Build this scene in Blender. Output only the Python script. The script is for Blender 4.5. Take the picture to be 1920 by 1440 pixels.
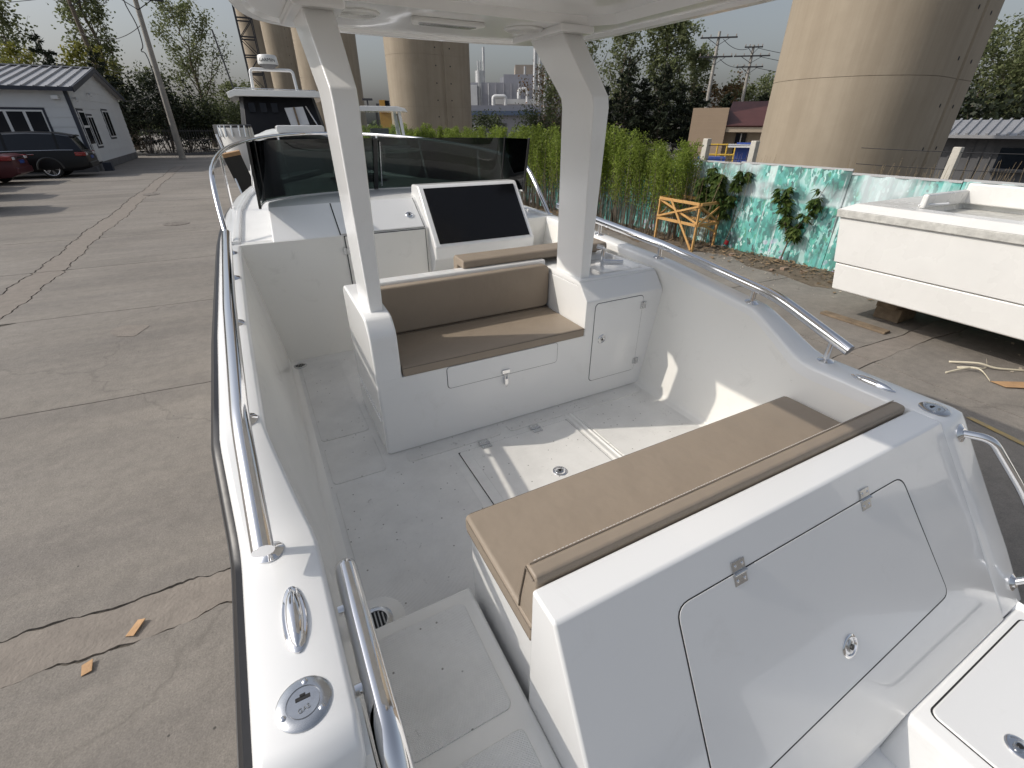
import bpy, bmesh, math, random
from math import sin, cos, pi, radians
from mathutils import Vector, Matrix
for o in list(bpy.data.objects): bpy.data.objects.remove(o)
SC = bpy.context.scene
COL = SC.collection
# ---------------------------------------------------------------- camera
cam_d = bpy.data.cameras.new('camera'); cam = bpy.data.objects.new('camera', cam_d); COL.objects.link(cam)
cam_d.sensor_fit = 'HORIZONTAL'; cam_d.sensor_width = 36.0
cam_d.lens = 36.0 * 860.4 / 1920.0
cam_d.clip_start = 0.05; cam_d.clip_end = 3000
cam.rotation_mode = 'XYZ'
_h, _p, _r = radians(27.93), radians(29.55), radians(0.107)
_rot = Matrix.Rotation(-_h, 4, 'Z') @ Matrix.Rotation(pi/2 - _p, 4, 'X') @ Matrix.Rotation(_r, 4, 'Z')
cam.matrix_world = Matrix.Translation((0, 0, 2.1)) @ _rot
SC.camera = cam
# ---------------------------------------------------------------- sky and sun
SUN_AZ, SUN_EL = -68.0, 38.0           # degrees from +Y towards +X; port bow side of the boat
W = bpy.data.worlds.new('World'); SC.world = W; W.use_nodes = True
nt = W.node_tree; nt.nodes.clear()
sky = nt.nodes.new('ShaderNodeTexSky'); sky.sky_type = 'NISHITA'; sky.sun_disc = False
sky.sun_elevation = radians(SUN_EL); sky.sun_rotation = radians(SUN_AZ)
sky.air_density = 1.5; sky.dust_density = 4.2; sky.ozone_density = 1.0
hs = nt.nodes.new('ShaderNodeHueSaturation'); hs.inputs['Saturation'].default_value = 0.38
bg = nt.nodes.new('ShaderNodeBackground'); bg.inputs['Strength'].default_value = 0.15
wo = nt.nodes.new('ShaderNodeOutputWorld')
tint = nt.nodes.new('ShaderNodeMixRGB'); tint.blend_type = 'MULTIPLY'; tint.inputs[0].default_value = 1; tint.inputs[2].default_value = (.92, .965, 1.06, 1)
nt.links.new(sky.outputs[0], hs.inputs['Color']); nt.links.new(hs.outputs[0], tint.inputs[1]); nt.links.new(tint.outputs[0], bg.inputs['Color']); nt.links.new(bg.outputs[0], wo.inputs[0])
sl = bpy.data.lights.new('sun', 'SUN'); sl.energy = 3.4; sl.angle = radians(0.55); sl.color = (1.0, 0.925, 0.82)
sun = bpy.data.objects.new('sun', sl); COL.objects.link(sun)
_a, _e = radians(SUN_AZ), radians(SUN_EL)
sun_dir = Vector((sin(_a)*cos(_e), cos(_a)*cos(_e), sin(_e)))
sun.rotation_euler = sun_dir.to_track_quat('Z', 'Y').to_euler()
sun.location = (-20, 15, 25)
SC.view_settings.view_transform = 'Standard'; SC.view_settings.look = 'None'
SC.view_settings.exposure = -0.40; SC.view_settings.gamma = 1.0
SC.render.engine = 'CYCLES'
SC.render.resolution_x, SC.render.resolution_y = 1024, 768

# ---------------------------------------------------------------- materials
MATS = {}
def principled(name, col, rough=.5, metal=0., coat=0., spec=.5, var=0., vscale=6., bump=0., bscale=60., rvar=0., emit=None, col2=None, detail=4., coords='Object'):
    """A procedural material: base colour varied by noise, roughness varied, fine bump."""
    m = bpy.data.materials.new(name); m.use_nodes = True; t = m.node_tree; N = t.nodes; L = t.links
    b = N['Principled BSDF']
    b.inputs['Base Color'].default_value = (*col, 1); b.inputs['Roughness'].default_value = rough
    b.inputs['Metallic'].default_value = metal; b.inputs['Coat Weight'].default_value = coat; b.inputs['Coat Roughness'].default_value = .035
    b.inputs['Specular IOR Level'].default_value = spec
    tc = N.new('ShaderNodeTexCoord'); src = tc.outputs[coords]
    if var or col2:
        n = N.new('ShaderNodeTexNoise'); n.inputs['Scale'].default_value = vscale; n.inputs['Detail'].default_value = detail; n.inputs['Roughness'].default_value = .65
        L.new(src, n.inputs['Vector'])
        r = N.new('ShaderNodeValToRGB'); r.color_ramp.elements[0].position = .32; r.color_ramp.elements[1].position = .7
        c2 = col2 if col2 else tuple(min(1, c*(1+var)) for c in col)
        c1 = col if col2 else tuple(c*(1-var) for c in col)
        r.color_ramp.elements[0].color = (*c1, 1); r.color_ramp.elements[1].color = (*c2, 1)
        L.new(n.outputs['Fac'], r.inputs[0]); L.new(r.outputs[0], b.inputs['Base Color'])
    if rvar:
        n = N.new('ShaderNodeTexNoise'); n.inputs['Scale'].default_value = 3.5; n.inputs['Detail'].default_value = 5
        L.new(src, n.inputs['Vector'])
        mr = N.new('ShaderNodeMapRange'); mr.inputs[1].default_value = .3; mr.inputs[2].default_value = .7
        mr.inputs[3].default_value = max(.02, rough-rvar); mr.inputs[4].default_value = rough+rvar
        L.new(n.outputs['Fac'], mr.inputs[0]); L.new(mr.outputs[0], b.inputs['Roughness'])
    if bump:
        n = N.new('ShaderNodeTexNoise'); n.inputs['Scale'].default_value = bscale; n.inputs['Detail'].default_value = 5
        L.new(src, n.inputs['Vector'])
        bp = N.new('ShaderNodeBump'); bp.inputs['Strength'].default_value = bump; bp.inputs['Distance'].default_value = .01
        L.new(n.outputs['Fac'], bp.inputs['Height']); L.new(bp.outputs[0], b.inputs['Normal'])
    if emit:
        b.inputs['Emission Color'].default_value = (*col, 1); b.inputs['Emission Strength'].default_value = emit
    MATS[name] = m
    return m

principled('gelcoat', (.84, .84, .83), .24, coat=.5, var=.008, vscale=1.2, detail=1.5)
principled('gelcoat_liner', (.85, .835, .79), .26, coat=.5, var=.012, vscale=1.6, detail=2)
principled('gelcoat_matt', (.79, .79, .775), .4, var=.03, vscale=5, bump=.03, bscale=9, rvar=.08)
principled('chrome', (.80, .80, .81), .09, metal=1, rvar=.04)
principled('steel', (.60, .61, .62), .24, metal=1, rvar=.08, var=.08, vscale=30)
principled('rubber', (.016, .016, .018), .42, bump=.05, bscale=40)
principled('dark_gap', (.02, .02, .022), .8)
principled('black_panel', (.008, .008, .009), .22, spec=.3)
principled('plastic_white', (.72, .72, .70), .35)
principled('plastic_black', (.02, .02, .02), .4)
principled('drain_grate', (.38, .38, .37), .3, metal=.9)

for _n, _st in (('gelcoat', .05), ('gelcoat_liner', .06)):
    _t = MATS[_n].node_tree; _b = _t.nodes['Principled BSDF']; _z = _t.nodes.new('ShaderNodeTexNoise'); _z.inputs['Scale'].default_value = 2.2; _z.inputs['Detail'].default_value = 1.0
    _p = _t.nodes.new('ShaderNodeBump'); _p.inputs['Strength'].default_value = _st; _p.inputs['Distance'].default_value = .05
    _t.links.new(_t.nodes['Texture Coordinate'].outputs['Object'], _z.inputs['Vector']); _t.links.new(_z.outputs['Fac'], _p.inputs['Height']); _t.links.new(_p.outputs[0], _b.inputs['Normal']); _t.links.new(_p.outputs[0], _b.inputs['Coat Normal'])

def smears(name, amount):
    t = MATS[name].node_tree; N = t.nodes; L = t.links; b = N['Principled BSDF']; src = b.inputs['Base Color'].links[0].from_socket; O = N['Texture Coordinate'].outputs['Object']
    n1 = N.new('ShaderNodeTexNoise'); n1.inputs['Scale'].default_value = 5.5; n1.inputs['Detail'].default_value = 7; n1.inputs['Roughness'].default_value = .72; n1.inputs['Distortion'].default_value = .7; L.new(O, n1.inputs['Vector'])
    r1 = N.new('ShaderNodeValToRGB'); r1.color_ramp.elements[0].position = .58; r1.color_ramp.elements[1].position = .78; L.new(n1.outputs['Fac'], r1.inputs[0])
    n2 = N.new('ShaderNodeTexNoise'); n2.inputs['Scale'].default_value = 45; n2.inputs['Detail'].default_value = 4; n2.inputs['Distortion'].default_value = 2.0; L.new(O, n2.inputs['Vector'])
    r2 = N.new('ShaderNodeValToRGB'); r2.color_ramp.elements[0].position = .72; r2.color_ramp.elements[1].position = .78; L.new(n2.outputs['Fac'], r2.inputs[0])
    m1 = N.new('ShaderNodeMixRGB'); m1.inputs[2].default_value = (.60, .585, .545, 1); f1 = N.new('ShaderNodeMath'); f1.operation = 'MULTIPLY'; f1.inputs[1].default_value = amount; L.new(r1.outputs[0], f1.inputs[0]); L.new(f1.outputs[0], m1.inputs[0]); L.new(src, m1.inputs[1])
    m2 = N.new('ShaderNodeMixRGB'); m2.inputs[2].default_value = (.38, .365, .33, 1); f2 = N.new('ShaderNodeMath'); f2.operation = 'MULTIPLY'; f2.inputs[1].default_value = amount*.7; L.new(r2.outputs[0], f2.inputs[0]); L.new(f2.outputs[0], m2.inputs[0]); L.new(m1.outputs[0], m2.inputs[1]); L.new(m2.outputs[0], b.inputs['Base Color'])
smears('gelcoat_liner', .5); smears('gelcoat', .22)

def vinyl():
    principled('vinyl_seam', (.15, .12, .09), .55)
    m = principled('vinyl', (.315, .258, .20), .46, var=.035, vscale=2.5, spec=.35)
    t = m.node_tree; N = t.nodes; L = t.links; b = N['Principled BSDF']
    tc = N['Texture Coordinate']
    v = N.new('ShaderNodeTexVoronoi'); v.inputs['Scale'].default_value = 420
    n = N.new('ShaderNodeTexNoise'); n.inputs['Scale'].default_value = 7; n.inputs['Detail'].default_value = 3
    L.new(tc.outputs['Object'], v.inputs['Vector']); L.new(tc.outputs['Object'], n.inputs['Vector'])
    b1 = N.new('ShaderNodeBump'); b1.inputs['Strength'].default_value = .10; b1.inputs['Distance'].default_value = .002
    b2 = N.new('ShaderNodeBump'); b2.inputs['Strength'].default_value = .30; b2.inputs['Distance'].default_value = .03
    L.new(v.outputs['Distance'], b1.inputs['Height']); L.new(n.outputs['Fac'], b2.inputs['Height'])
    L.new(b2.outputs[0], b1.inputs['Normal']); L.new(b1.outputs[0], b.inputs['Normal'])
    return m
vinyl()

def deck_material(name, nonskid):
    """Cockpit sole: off-white gelcoat with scuffs, grey smears and dark specks; a diamond grip pattern when nonskid."""
    m = principled(name, (.66, .655, .635), .42)
    t = m.node_tree; N = t.nodes; L = t.links; b = N['Principled BSDF']; tc = N['Texture Coordinate']; O = tc.outputs['Object']
    n1 = N.new('ShaderNodeTexNoise'); n1.inputs['Scale'].default_value = 2.6; n1.inputs['Detail'].default_value = 8; n1.inputs['Roughness'].default_value = .7
    L.new(O, n1.inputs['Vector'])
    r1 = N.new('ShaderNodeValToRGB'); r1.color_ramp.elements[0].position = .30; r1.color_ramp.elements[1].position = .62
    r1.color_ramp.elements[0].color = (.68, .67, .645, 1); r1.color_ramp.elements[1].color = (.83, .82, .79, 1)
    L.new(n1.outputs['Fac'], r1.inputs[0])
    # scuffs: dark thin marks, where two noises cross
    n2 = N.new('ShaderNodeTexNoise'); n2.inputs['Scale'].default_value = 26; n2.inputs['Detail'].default_value = 6; n2.inputs['Roughness'].default_value = .8; n2.inputs['Distortion'].default_value = 1.2
    L.new(O, n2.inputs['Vector'])
    r2 = N.new('ShaderNodeValToRGB'); r2.color_ramp.elements[0].position = .60; r2.color_ramp.elements[1].position = .69
    r2.color_ramp.elements[0].color = (0, 0, 0, 1); r2.color_ramp.elements[1].color = (.75, .75, .75, 1)
    L.new(n2.outputs['Fac'], r2.inputs[0])
    n3 = N.new('ShaderNodeTexNoise'); n3.inputs['Scale'].default_value = 5; n3.inputs['Detail'].default_value = 3
    L.new(O, n3.inputs['Vector'])
    r3 = N.new('ShaderNodeValToRGB'); r3.color_ramp.elements[0].position = .46; r3.color_ramp.elements[1].position = .62
    L.new(n3.outputs['Fac'], r3.inputs[0])
    mul = N.new('ShaderNodeMath'); mul.operation = 'MULTIPLY'; L.new(r2.outputs[0], mul.inputs[0]); L.new(r3.outputs[0], mul.inputs[1])
    # specks
    v = N.new('ShaderNodeTexVoronoi'); v.inputs['Scale'].default_value = 22; L.new(O, v.inputs['Vector'])
    rv = N.new('ShaderNodeValToRGB'); rv.color_ramp.elements[0].position = .05; rv.color_ramp.elements[1].position = .10
    rv.color_ramp.elements[0].color = (1, 1, 1, 1); rv.color_ramp.elements[1].color = (0, 0, 0, 1)
    L.new(v.outputs['Distance'], rv.inputs[0])
    mx = N.new('ShaderNodeMath'); mx.operation = 'MAXIMUM'; L.new(mul.outputs[0], mx.inputs[0]); L.new(rv.outputs[0], mx.inputs[1])
    sc = N.new('ShaderNodeMath'); sc.operation = 'MULTIPLY'; sc.inputs[1].default_value = .85; L.new(mx.outputs[0], sc.inputs[0])
    mix = N.new('ShaderNodeMixRGB'); mix.inputs[2].default_value = (.20, .185, .16, 1)
    L.new(sc.outputs[0], mix.inputs[0]); L.new(r1.outputs[0], mix.inputs[1]); L.new(mix.outputs[0], b.inputs['Base Color'])
    if nonskid:
        mp = N.new('ShaderNodeMapping'); mp.inputs['Rotation'].default_value = (0, 0, radians(45)); mp.inputs['Scale'].default_value = (1, 1, 0.0)
        L.new(O, mp.inputs['Vector'])
        ch = N.new('ShaderNodeTexVoronoi'); ch.inputs['Scale'].default_value = 210; ch.inputs['Randomness'].default_value = 0.0
        L.new(mp.outputs[0], ch.inputs['Vector'])
        bp = N.new('ShaderNodeBump'); bp.inputs['Strength'].default_value = .6; bp.inputs['Distance'].default_value = .003
        L.new(ch.outputs['Distance'], bp.inputs['Height']); L.new(bp.outputs[0], b.inputs['Normal'])
        b.inputs['Roughness'].default_value = .55
    return m
deck_material('deck_smooth', False); deck_material('deck_nonskid', True)

def tinted_glass(name, col, tint=.9):
    m = bpy.data.materials.new(name); m.use_nodes = True; t = m.node_tree; N = t.nodes; L = t.links; N.clear()
    out = N.new('ShaderNodeOutputMaterial'); tr = N.new('ShaderNodeBsdfTransparent'); gl = N.new('ShaderNodeBsdfGlossy'); fr = N.new('ShaderNodeFresnel'); mx = N.new('ShaderNodeMixShader')
    tr.inputs[0].default_value = (*col, 1); gl.inputs['Roughness'].default_value = .02; gl.inputs[0].default_value = (.9, .9, .9, 1); fr.inputs[0].default_value = 1.45
    n = N.new('ShaderNodeTexNoise'); n.inputs['Scale'].default_value = 3; bp = N.new('ShaderNodeBump'); bp.inputs['Strength'].default_value = .02
    L.new(n.outputs['Fac'], bp.inputs['Height']); L.new(bp.outputs[0], gl.inputs['Normal'])
    L.new(fr.outputs[0], mx.inputs[0]); L.new(tr.outputs[0], mx.inputs[1]); L.new(gl.outputs[0], mx.inputs[2]); L.new(mx.outputs[0], out.inputs[0])
    MATS[name] = m; return m
tinted_glass('tinted_glass', (.16, .20, .19))
tinted_glass('clear_glass', (.80, .85, .83))
tinted_glass('dark_glass', (.10, .11, .13))

# ---------------------------------------------------------------- mesh helpers
def finish(o, parent=None, bevel=0., seg=2, smooth=True, angle=35):
    if smooth:
        me = o.data
        me.polygons.foreach_set('use_smooth', [True]*len(me.polygons))
        me.set_sharp_from_angle(angle=radians(angle))
    if bevel:
        md = o.modifiers.new('bevel', 'BEVEL'); md.width = bevel; md.segments = seg; md.limit_method = 'ANGLE'; md.angle_limit = radians(28); md.harden_normals = True
    if parent is not None: o.parent = parent
    return o
def mesh_obj(name, verts, faces, mat, parent=None, bevel=0., seg=2, smooth=True, angle=35, fix=True):
    me = bpy.data.meshes.new(name); me.from_pydata([tuple(v) for v in verts], [], faces); me.validate()
    if fix:
        bm = bmesh.new(); bm.from_mesh(me); bmesh.ops.recalc_face_normals(bm, faces=bm.faces); bm.to_mesh(me); bm.free()
    me.materials.append(MATS[mat] if isinstance(mat, str) else mat)
    o = bpy.data.objects.new(name, me); COL.objects.link(o)
    return finish(o, parent, bevel, seg, smooth, angle)
def empty(name, loc=(0, 0, 0), rz=0., label=None, cat=None, group=None):
    o = bpy.data.objects.new(name, None); COL.objects.link(o); o.location = loc; o.rotation_euler = (0, 0, rz); o.empty_display_size = .2
    return tag(o, label, cat, group)
def tag(o, label=None, cat=None, group=None, kind=None):
    if label: o['label'] = label
    if cat: o['category'] = cat
    if group: o['group'] = group
    if kind: o['kind'] = kind
    return o
def place(o, loc=(0, 0, 0), rot=(0, 0, 0)):
    o.location = loc; o.rotation_euler = rot; return o
BOXF = [(0, 3, 2, 1), (4, 5, 6, 7), (0, 1, 5, 4), (1, 2, 6, 5), (2, 3, 7, 6), (3, 0, 4, 7)]
def box(name, lo, hi, mat, parent=None, bevel=0., seg=2):
    (a, b, c), (d, e, f) = lo, hi
    return mesh_obj(name, [(a, b, c), (d, b, c), (d, e, c), (a, e, c), (a, b, f), (d, b, f), (d, e, f), (a, e, f)], BOXF, mat, parent, bevel, seg)
def ext(name, pts, axis, a, b, mat, parent=None, bevel=0., seg=2, angle=35):
    """Extrude a 2-D outline along an axis from a to b. axis x: pts are (y, z); y: (x, z); z: (x, y)."""
    f = {'x': lambda p, t: (t, p[0], p[1]), 'y': lambda p, t: (p[0], t, p[1]), 'z': lambda p, t: (p[0], p[1], t)}[axis]
    n = len(pts); v = [f(p, a) for p in pts] + [f(p, b) for p in pts]
    fs = [tuple(range(n)), tuple(range(2*n-1, n-1, -1))] + [(i, (i+1) % n, n+(i+1) % n, n+i) for i in range(n)]
    return mesh_obj(name, v, fs, mat, parent, bevel, seg, angle=angle)
def rounded(x0, y0, x1, y1, r, n=5):
    out = []
    for cx, cy, a0 in ((x1-r, y0+r, -90), (x1-r, y1-r, 0), (x0+r, y1-r, 90), (x0+r, y0+r, 180)):
        for i in range(n+1):
            a = radians(a0 + 90*i/n); out.append((cx+r*cos(a), cy+r*sin(a)))
    return out
def loft(name, rings, mat, parent=None, closed_ring=True, caps=True, bevel=0., seg=2, angle=35, fix=True):
    n = len(rings[0]); v = [p for r in rings for p in r]; fs = []
    for k in range(len(rings)-1):
        for i in range(n if closed_ring else n-1):
            j = (i+1) % n; fs.append((k*n+i, k*n+j, (k+1)*n+j, (k+1)*n+i))
    if caps and closed_ring:
        fs.append(tuple(range(n))); m = (len(rings)-1)*n; fs.append(tuple(m+i for i in reversed(range(n))))
    return mesh_obj(name, v, fs, mat, parent, bevel, seg, angle=angle, fix=fix)
def fillet(path, r, n=5):
    path = [Vector(p) for p in path]; out = [path[0]]
    for a, b, c in zip(path, path[1:], path[2:]):
        u, w = (a-b), (c-b); d = min(r, u.length*.45, w.length*.45); p, q = b+u.normalized()*d, b+w.normalized()*d
        for i in range(n+1):
            t = i/n; out.append((1-t)**2*p + 2*t*(1-t)*b + t*t*q)
    out.append(path[-1]); return out
def tube_data(path, r, n=12, squash=None):
    path = [Vector(p) for p in path]; v = []; f = []
    up = None
    for k, p in enumerate(path):
        d = (path[min(k+1, len(path)-1)] - path[max(k-1, 0)]).normalized()
        if up is None:
            up = Vector((0, 0, 1)) if abs(d.z) < .9 else Vector((1, 0, 0))
        s = d.cross(up).normalized(); up = s.cross(d).normalized()
        rr = r[k] if isinstance(r, (list, tuple)) else r
        for i in range(n):
            a = 2*pi*i/n; v.append(p + s*rr*cos(a) + up*rr*sin(a))
    for k in range(len(path)-1):
        for i in range(n):
            j = (i+1) % n; f.append((k*n+i, k*n+j, (k+1)*n+j, (k+1)*n+i))
    f.append(tuple(range(n))); m = (len(path)-1)*n; f.append(tuple(m+i for i in range(n)))
    return v, f
def tube(name, path, r, mat, parent=None, n=12, fil=0., bevel=0.):
    if fil: path = fillet(path, fil)
    v, f = tube_data(path, r, n)
    return mesh_obj(name, v, f, mat, parent, bevel, 2, angle=50)
def join_data(parts):
    V = []; F = []
    for v, f in parts:
        k = len(V); V += [tuple(p) for p in v]; F += [tuple(i+k for i in q) for q in f]
    return V, F
def box_data(lo, hi):
    (a, b, c), (d, e, f) = lo, hi
    return [(a, b, c), (d, b, c), (d, e, c), (a, e, c), (a, b, f), (d, b, f), (d, e, f), (a, e, f)], BOXF
def bar_data(p, q, w, h):
    """A rectangular bar from p to q."""
    p, q = Vector(p), Vector(q); d = (q-p).normalized(); up = Vector((0, 0, 1)) if abs(d.z) < .95 else Vector((0, 1, 0))
    s = d.cross(up).normalized()*w/2; u = s.cross(d).normalized()*h/2
    v = [p-s-u, p+s-u, p+s+u, p-s+u, q-s-u, q+s-u, q+s+u, q-s+u]
    return v, [(0, 3, 2, 1), (4, 5, 6, 7), (0, 1, 5, 4), (1, 2, 6, 5), (2, 3, 7, 6), (3, 0, 4, 7)]
def bar(name, p, q, w, h, mat, parent=None, bevel=0.):
    v, f = bar_data(p, q, w, h); return mesh_obj(name, v, f, mat, parent, bevel)
def lathe_data(prof, n=28):
    v = []; f = []
    for r, z in prof:
        for i in range(n): a = 2*pi*i/n; v.append((r*cos(a), r*sin(a), z))
    for k in range(len(prof)-1):
        for i in range(n): j = (i+1) % n; f.append((k*n+i, k*n+j, (k+1)*n+j, (k+1)*n+i))
    f.append(tuple(range(n))); m = (len(prof)-1)*n; f.append(tuple(m+i for i in range(n)))
    return v, f
def xform(data, loc=(0, 0, 0), nrm=(0, 0, 1), spin=0., scale=(1, 1, 1)):
    """Move shape data made around +Z at the origin: +Z goes to nrm, then to loc."""
    q = Vector((0, 0, 1)).rotation_difference(Vector(nrm)).to_matrix().to_4x4()
    M = Matrix.Translation(loc) @ q @ Matrix.Rotation(spin, 4, 'Z') @ Matrix.Diagonal((*scale, 1))
    return [M @ Vector(p) for p in data[0]], data[1]
def lathe(name, prof, loc, mat, parent=None, nrm=(0, 0, 1), n=28, scale=(1, 1, 1), spin=0., angle=40):
    v, f = xform(lathe_data(prof, n), loc, nrm, spin, scale); return mesh_obj(name, v, f, mat, parent, angle=angle)
def lerp_table(tab, x):
    if x <= tab[0][0]: return tab[0][1]
    for (a, b), (c, d) in zip(tab, tab[1:]):
        if x <= c: t = (x-a)/(c-a); return b+(d-b)*t
    return tab[-1][1]
def text_data(s, size, depth=.002):
    c = bpy.data.curves.new('text', 'FONT'); c.body = s; c.size = size; c.extrude = depth; c.align_x = 'CENTER'; c.align_y = 'CENTER'
    o = bpy.data.objects.new('text', c); COL.objects.link(o); bpy.context.view_layer.update()
    me = bpy.data.meshes.new_from_object(o.evaluated_get(bpy.context.evaluated_depsgraph_get()))
    v = [tuple(p.co) for p in me.vertices]; f = [tuple(p.vertices) for p in me.polygons]
    bpy.data.objects.remove(o); bpy.data.meshes.remove(me); bpy.data.curves.remove(c)
    return v, f
# ================================================================ the boat in the foreground
XC = .985; FLOOR = .60
boat = empty('motor_boat', (0, 0, 0), label='white motor boat with taupe cushions and hardtop filling the foreground', cat='boat')
def mir(x): return 2*XC - x
SHEER = [(.08, .39), (.47, 1.128), (.49, 1.158), (.52, 1.165), (.98, 1.163), (1.03, 1.166), (1.08, 1.178), (1.13, 1.198), (1.25, 1.25), (1.33, 1.283), (1.38, 1.298), (1.46, 1.308), (2.05, 1.373), (3.4, 1.44), (4.6, 1.465), (6.0, 1.50), (7.3, 1.56)]
HIN = [(0, 1.32), (.08, 1.28), (.31, 1.145), (.46, 1.035), (.52, 1.03), (1.0, 1.04), (1.2, 1.08), (1.37, 1.11), (2.05, 1.117), (3.4, 1.12), (4.58, 1.09), (5.36, 1.01), (6.1, .87), (6.7, .62), (7.1, .30), (7.24, .08)]
HOUT = [(0, 1.50), (.085, 1.45), (.21, 1.385), (.33, 1.30), (.45, 1.222), (.5, 1.205), (1.0, 1.217), (1.37, 1.235), (3.4, 1.235), (3.8, 1.235), (4.58, 1.205), (5.36, 1.13), (6.1, .99), (6.7, .74), (7.1, .42), (7.3, .14)]
YS = [.085, .2, .3, .4, .47, .49, .52, .6, .8, .98, 1.03, 1.08, 1.13, 1.19, 1.25, 1.29, 1.33, 1.38, 1.46, 1.6, 1.85, 2.05, 2.4, 2.8, 3.2, 3.6, 4.0, 4.6, 5.0, 5.4, 5.75, 6.1, 6.4, 6.7, 6.9, 7.1, 7.22, 7.3]
sheer = lambda y: lerp_table(SHEER, y)
hin = lambda y: lerp_table(HIN, y)
hout = lambda y: lerp_table(HOUT, y)
for s in (-1, 1):
    rings = []
    for y in YS:
        z, a, b = sheer(y), min(hin(y), hout(y)-.03), hout(y)
        rings.append([(XC+s*q, y, z+d) for q, d in ((a, -.06), (a, -.014), (a+.004, -.005), (a+.012, 0), (b-.02, 0), (b-.008, -.004), (b, -.014), (b, -.055))])
    loft('gunwale_cap', rings, 'gelcoat', boat, angle=60)
    # hull side and bottom
    rings = []
    for y in [-.02]+YS:
        z, b = sheer(max(y, .085)), hout(max(y, .085)); k = max(0, (y-3.5)/3.8)
        zc = .42+.75*k**2; zk = .10+1.15*max(0, (y-5.2)/2.1)**2
        rings.append([(XC+s*b-.004*s, y, z-.02), (XC+s*(b-.05-.12*k), y, z*.55+zc*.45), (XC+s*max(.02, b-.13-.3*k), y, min(zc, z-.1)), (XC+s*max(.02, b-.19-.3*k), y, min(zc, z-.1)-.02), (XC, y, min(zk, z-.15))])
    loft('hull_side', rings, 'gelcoat', boat, closed_ring=False, caps=False, angle=30)
    # black rub rail with a bright strip
    rr = [y for y in YS if y > .15]
    loft('rub_rail', [[(XC+s*(hout(y)+q), y, sheer(y)+d) for q, d in ((-.004, -.024), (.016, -.024), (.026, -.036), (.026, -.056), (.016, -.068), (-.004, -.068))] for y in rr], 'rubber', boat, angle=50)
    loft('rub_rail_strip', [[(XC+s*(hout(y)+q), y, sheer(y)+d) for q, d in ((.020, -.040), (.0295, -.042), (.0295, -.050), (.020, -.052))] for y in rr], 'plastic_black', boat, angle=50)
    # inner side of the cockpit
    f = 1.021
    rings = []
    for y in [q for q in YS if .48 < q < 3.3]+[3.45]:
        z = sheer(y); a = hin(y)
        rings.append([(XC+s*q, y, d) for q, d in ((f-.05, FLOOR-.004), (f-.02, FLOOR+.006), (f-.006, FLOOR+.022), (f, FLOOR+.05), (f+(a-f)*.6, max(FLOOR+.06, FLOOR+(z-FLOOR)*.6)), (a+.002, max(FLOOR+.07, z-.03)))])
    loft('cockpit_side', rings, 'gelcoat_liner', boat, closed_ring=False, caps=False, angle=60)

# ---- cockpit sole
sole = box('cockpit_sole', (-.04, .6, .54), (2.01, 3.42, FLOOR-.002), 'deck_smooth', boat)
def pad(x0, y0, x1, y1, z=FLOOR, par=sole, name='nonskid_panel', r=.025):
    return ext(name, rounded(x0, y0, x1, y1, r), 'z', z-.004, z+.0025, 'deck_nonskid', par, .0015, 1)
pad(.03, 2.25, .285, 3.26); pad(.03, 1.01, .60, 1.82); pad(.03, 1.865, .285, 2.18); pad(.40, 1.865, .93, 1.945); pad(.98, 1.865, 1.94, 1.945)
pad(1.40, 1.10, 1.95, 1.83)
# floor hatch
box('hatch_gap', (.6475, .72, .58), (1.3225, 1.8195, .6005), 'dark_gap', sole)
lid = ext('floor_hatch', rounded(.651, .72, 1.319, 1.816, .012), 'z', .585, .6045, 'deck_smooth', boat, .003, 2)
ext('nonskid_panel', rounded(.70, .76, 1.27, 1.77, .03), 'z', .600, .6062, 'deck_smooth', lid, .001, 1)
ext('gutter', [(1.335, .6005), (1.345, .606), (1.352, .606), (1.36, .601), (1.372, .601), (1.38, .607), (1.39, .6005)], 'y', .72, 1.86, 'deck_smooth', boat)
def hinge(loc, nrm, along, parent, L=.035, w=.028):
    """A small stainless butt hinge: two leaves with screws and a knuckle along the joint."""
    n, a = Vector(nrm).normalized(), Vector(along).normalized(); b = n.cross(a); c = Vector(loc)
    parts = []
    for s in (-1, 1):
        v, f = box_data((-w, .002*s if s > 0 else -L, 0), (w, L if s > 0 else -.002, .0035)); parts.append((v, f))
    V, F = join_data(parts)
    M = lambda p: c + a*p[0] + b*p[1] + n*p[2]
    o = mesh_obj('hinge', [M(p) for p in V], F, 'steel', parent, .001, 1)
    tube('hinge_pin', [M((-w, 0, .005)), M((w, 0, .005))], .0048, 'steel', o, 10) if parent.parent is None else None
    for s in (-1, 1):
        for q in (-1, 1):
            if parent.parent is None:
                lathe('screw', [(.0045, 0), (.0045, .001), (.003, .0025), (0.001, .003)], M((q*w*.55, s*L*.6, .0032)), 'chrome', o, nrm=n, n=10)
    return o
hinge((.80, 1.817, .6055), (0, 0, 1), (1, 0, 0), boat); hinge((1.115, 1.817, .6055), (0, 0, 1), (1, 0, 0), boat)
def flush_latch(loc, nrm, parent, r=.034, spin=0.):
    n = Vector(nrm).normalized()
    o = lathe('flush_latch', [(r, 0), (r, .003), (r*.9, .006), (r*.76, .006), (r*.7, .002), (.002, .002)], loc, 'chrome', parent, nrm=n, n=30)
    v, f = xform(lathe_data([(r*.60, 0), (r*.60, .004), (r*.5, .006), (.002, .006)], 24), Vector(loc)+n*.0015, n, spin, (1, .62, 1)); mesh_obj('latch_handle', v, f, 'steel', o, angle=40)
    lathe('latch_keyhole', [(r*.24, 0), (r*.24, .009), (.001, .009)], Vector(loc)+n*.001, 'plastic_black', o, nrm=n, n=14)
    return o
flush_latch((1.035, 1.445, .606), (0, 0, 1), boat, .036)
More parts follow.
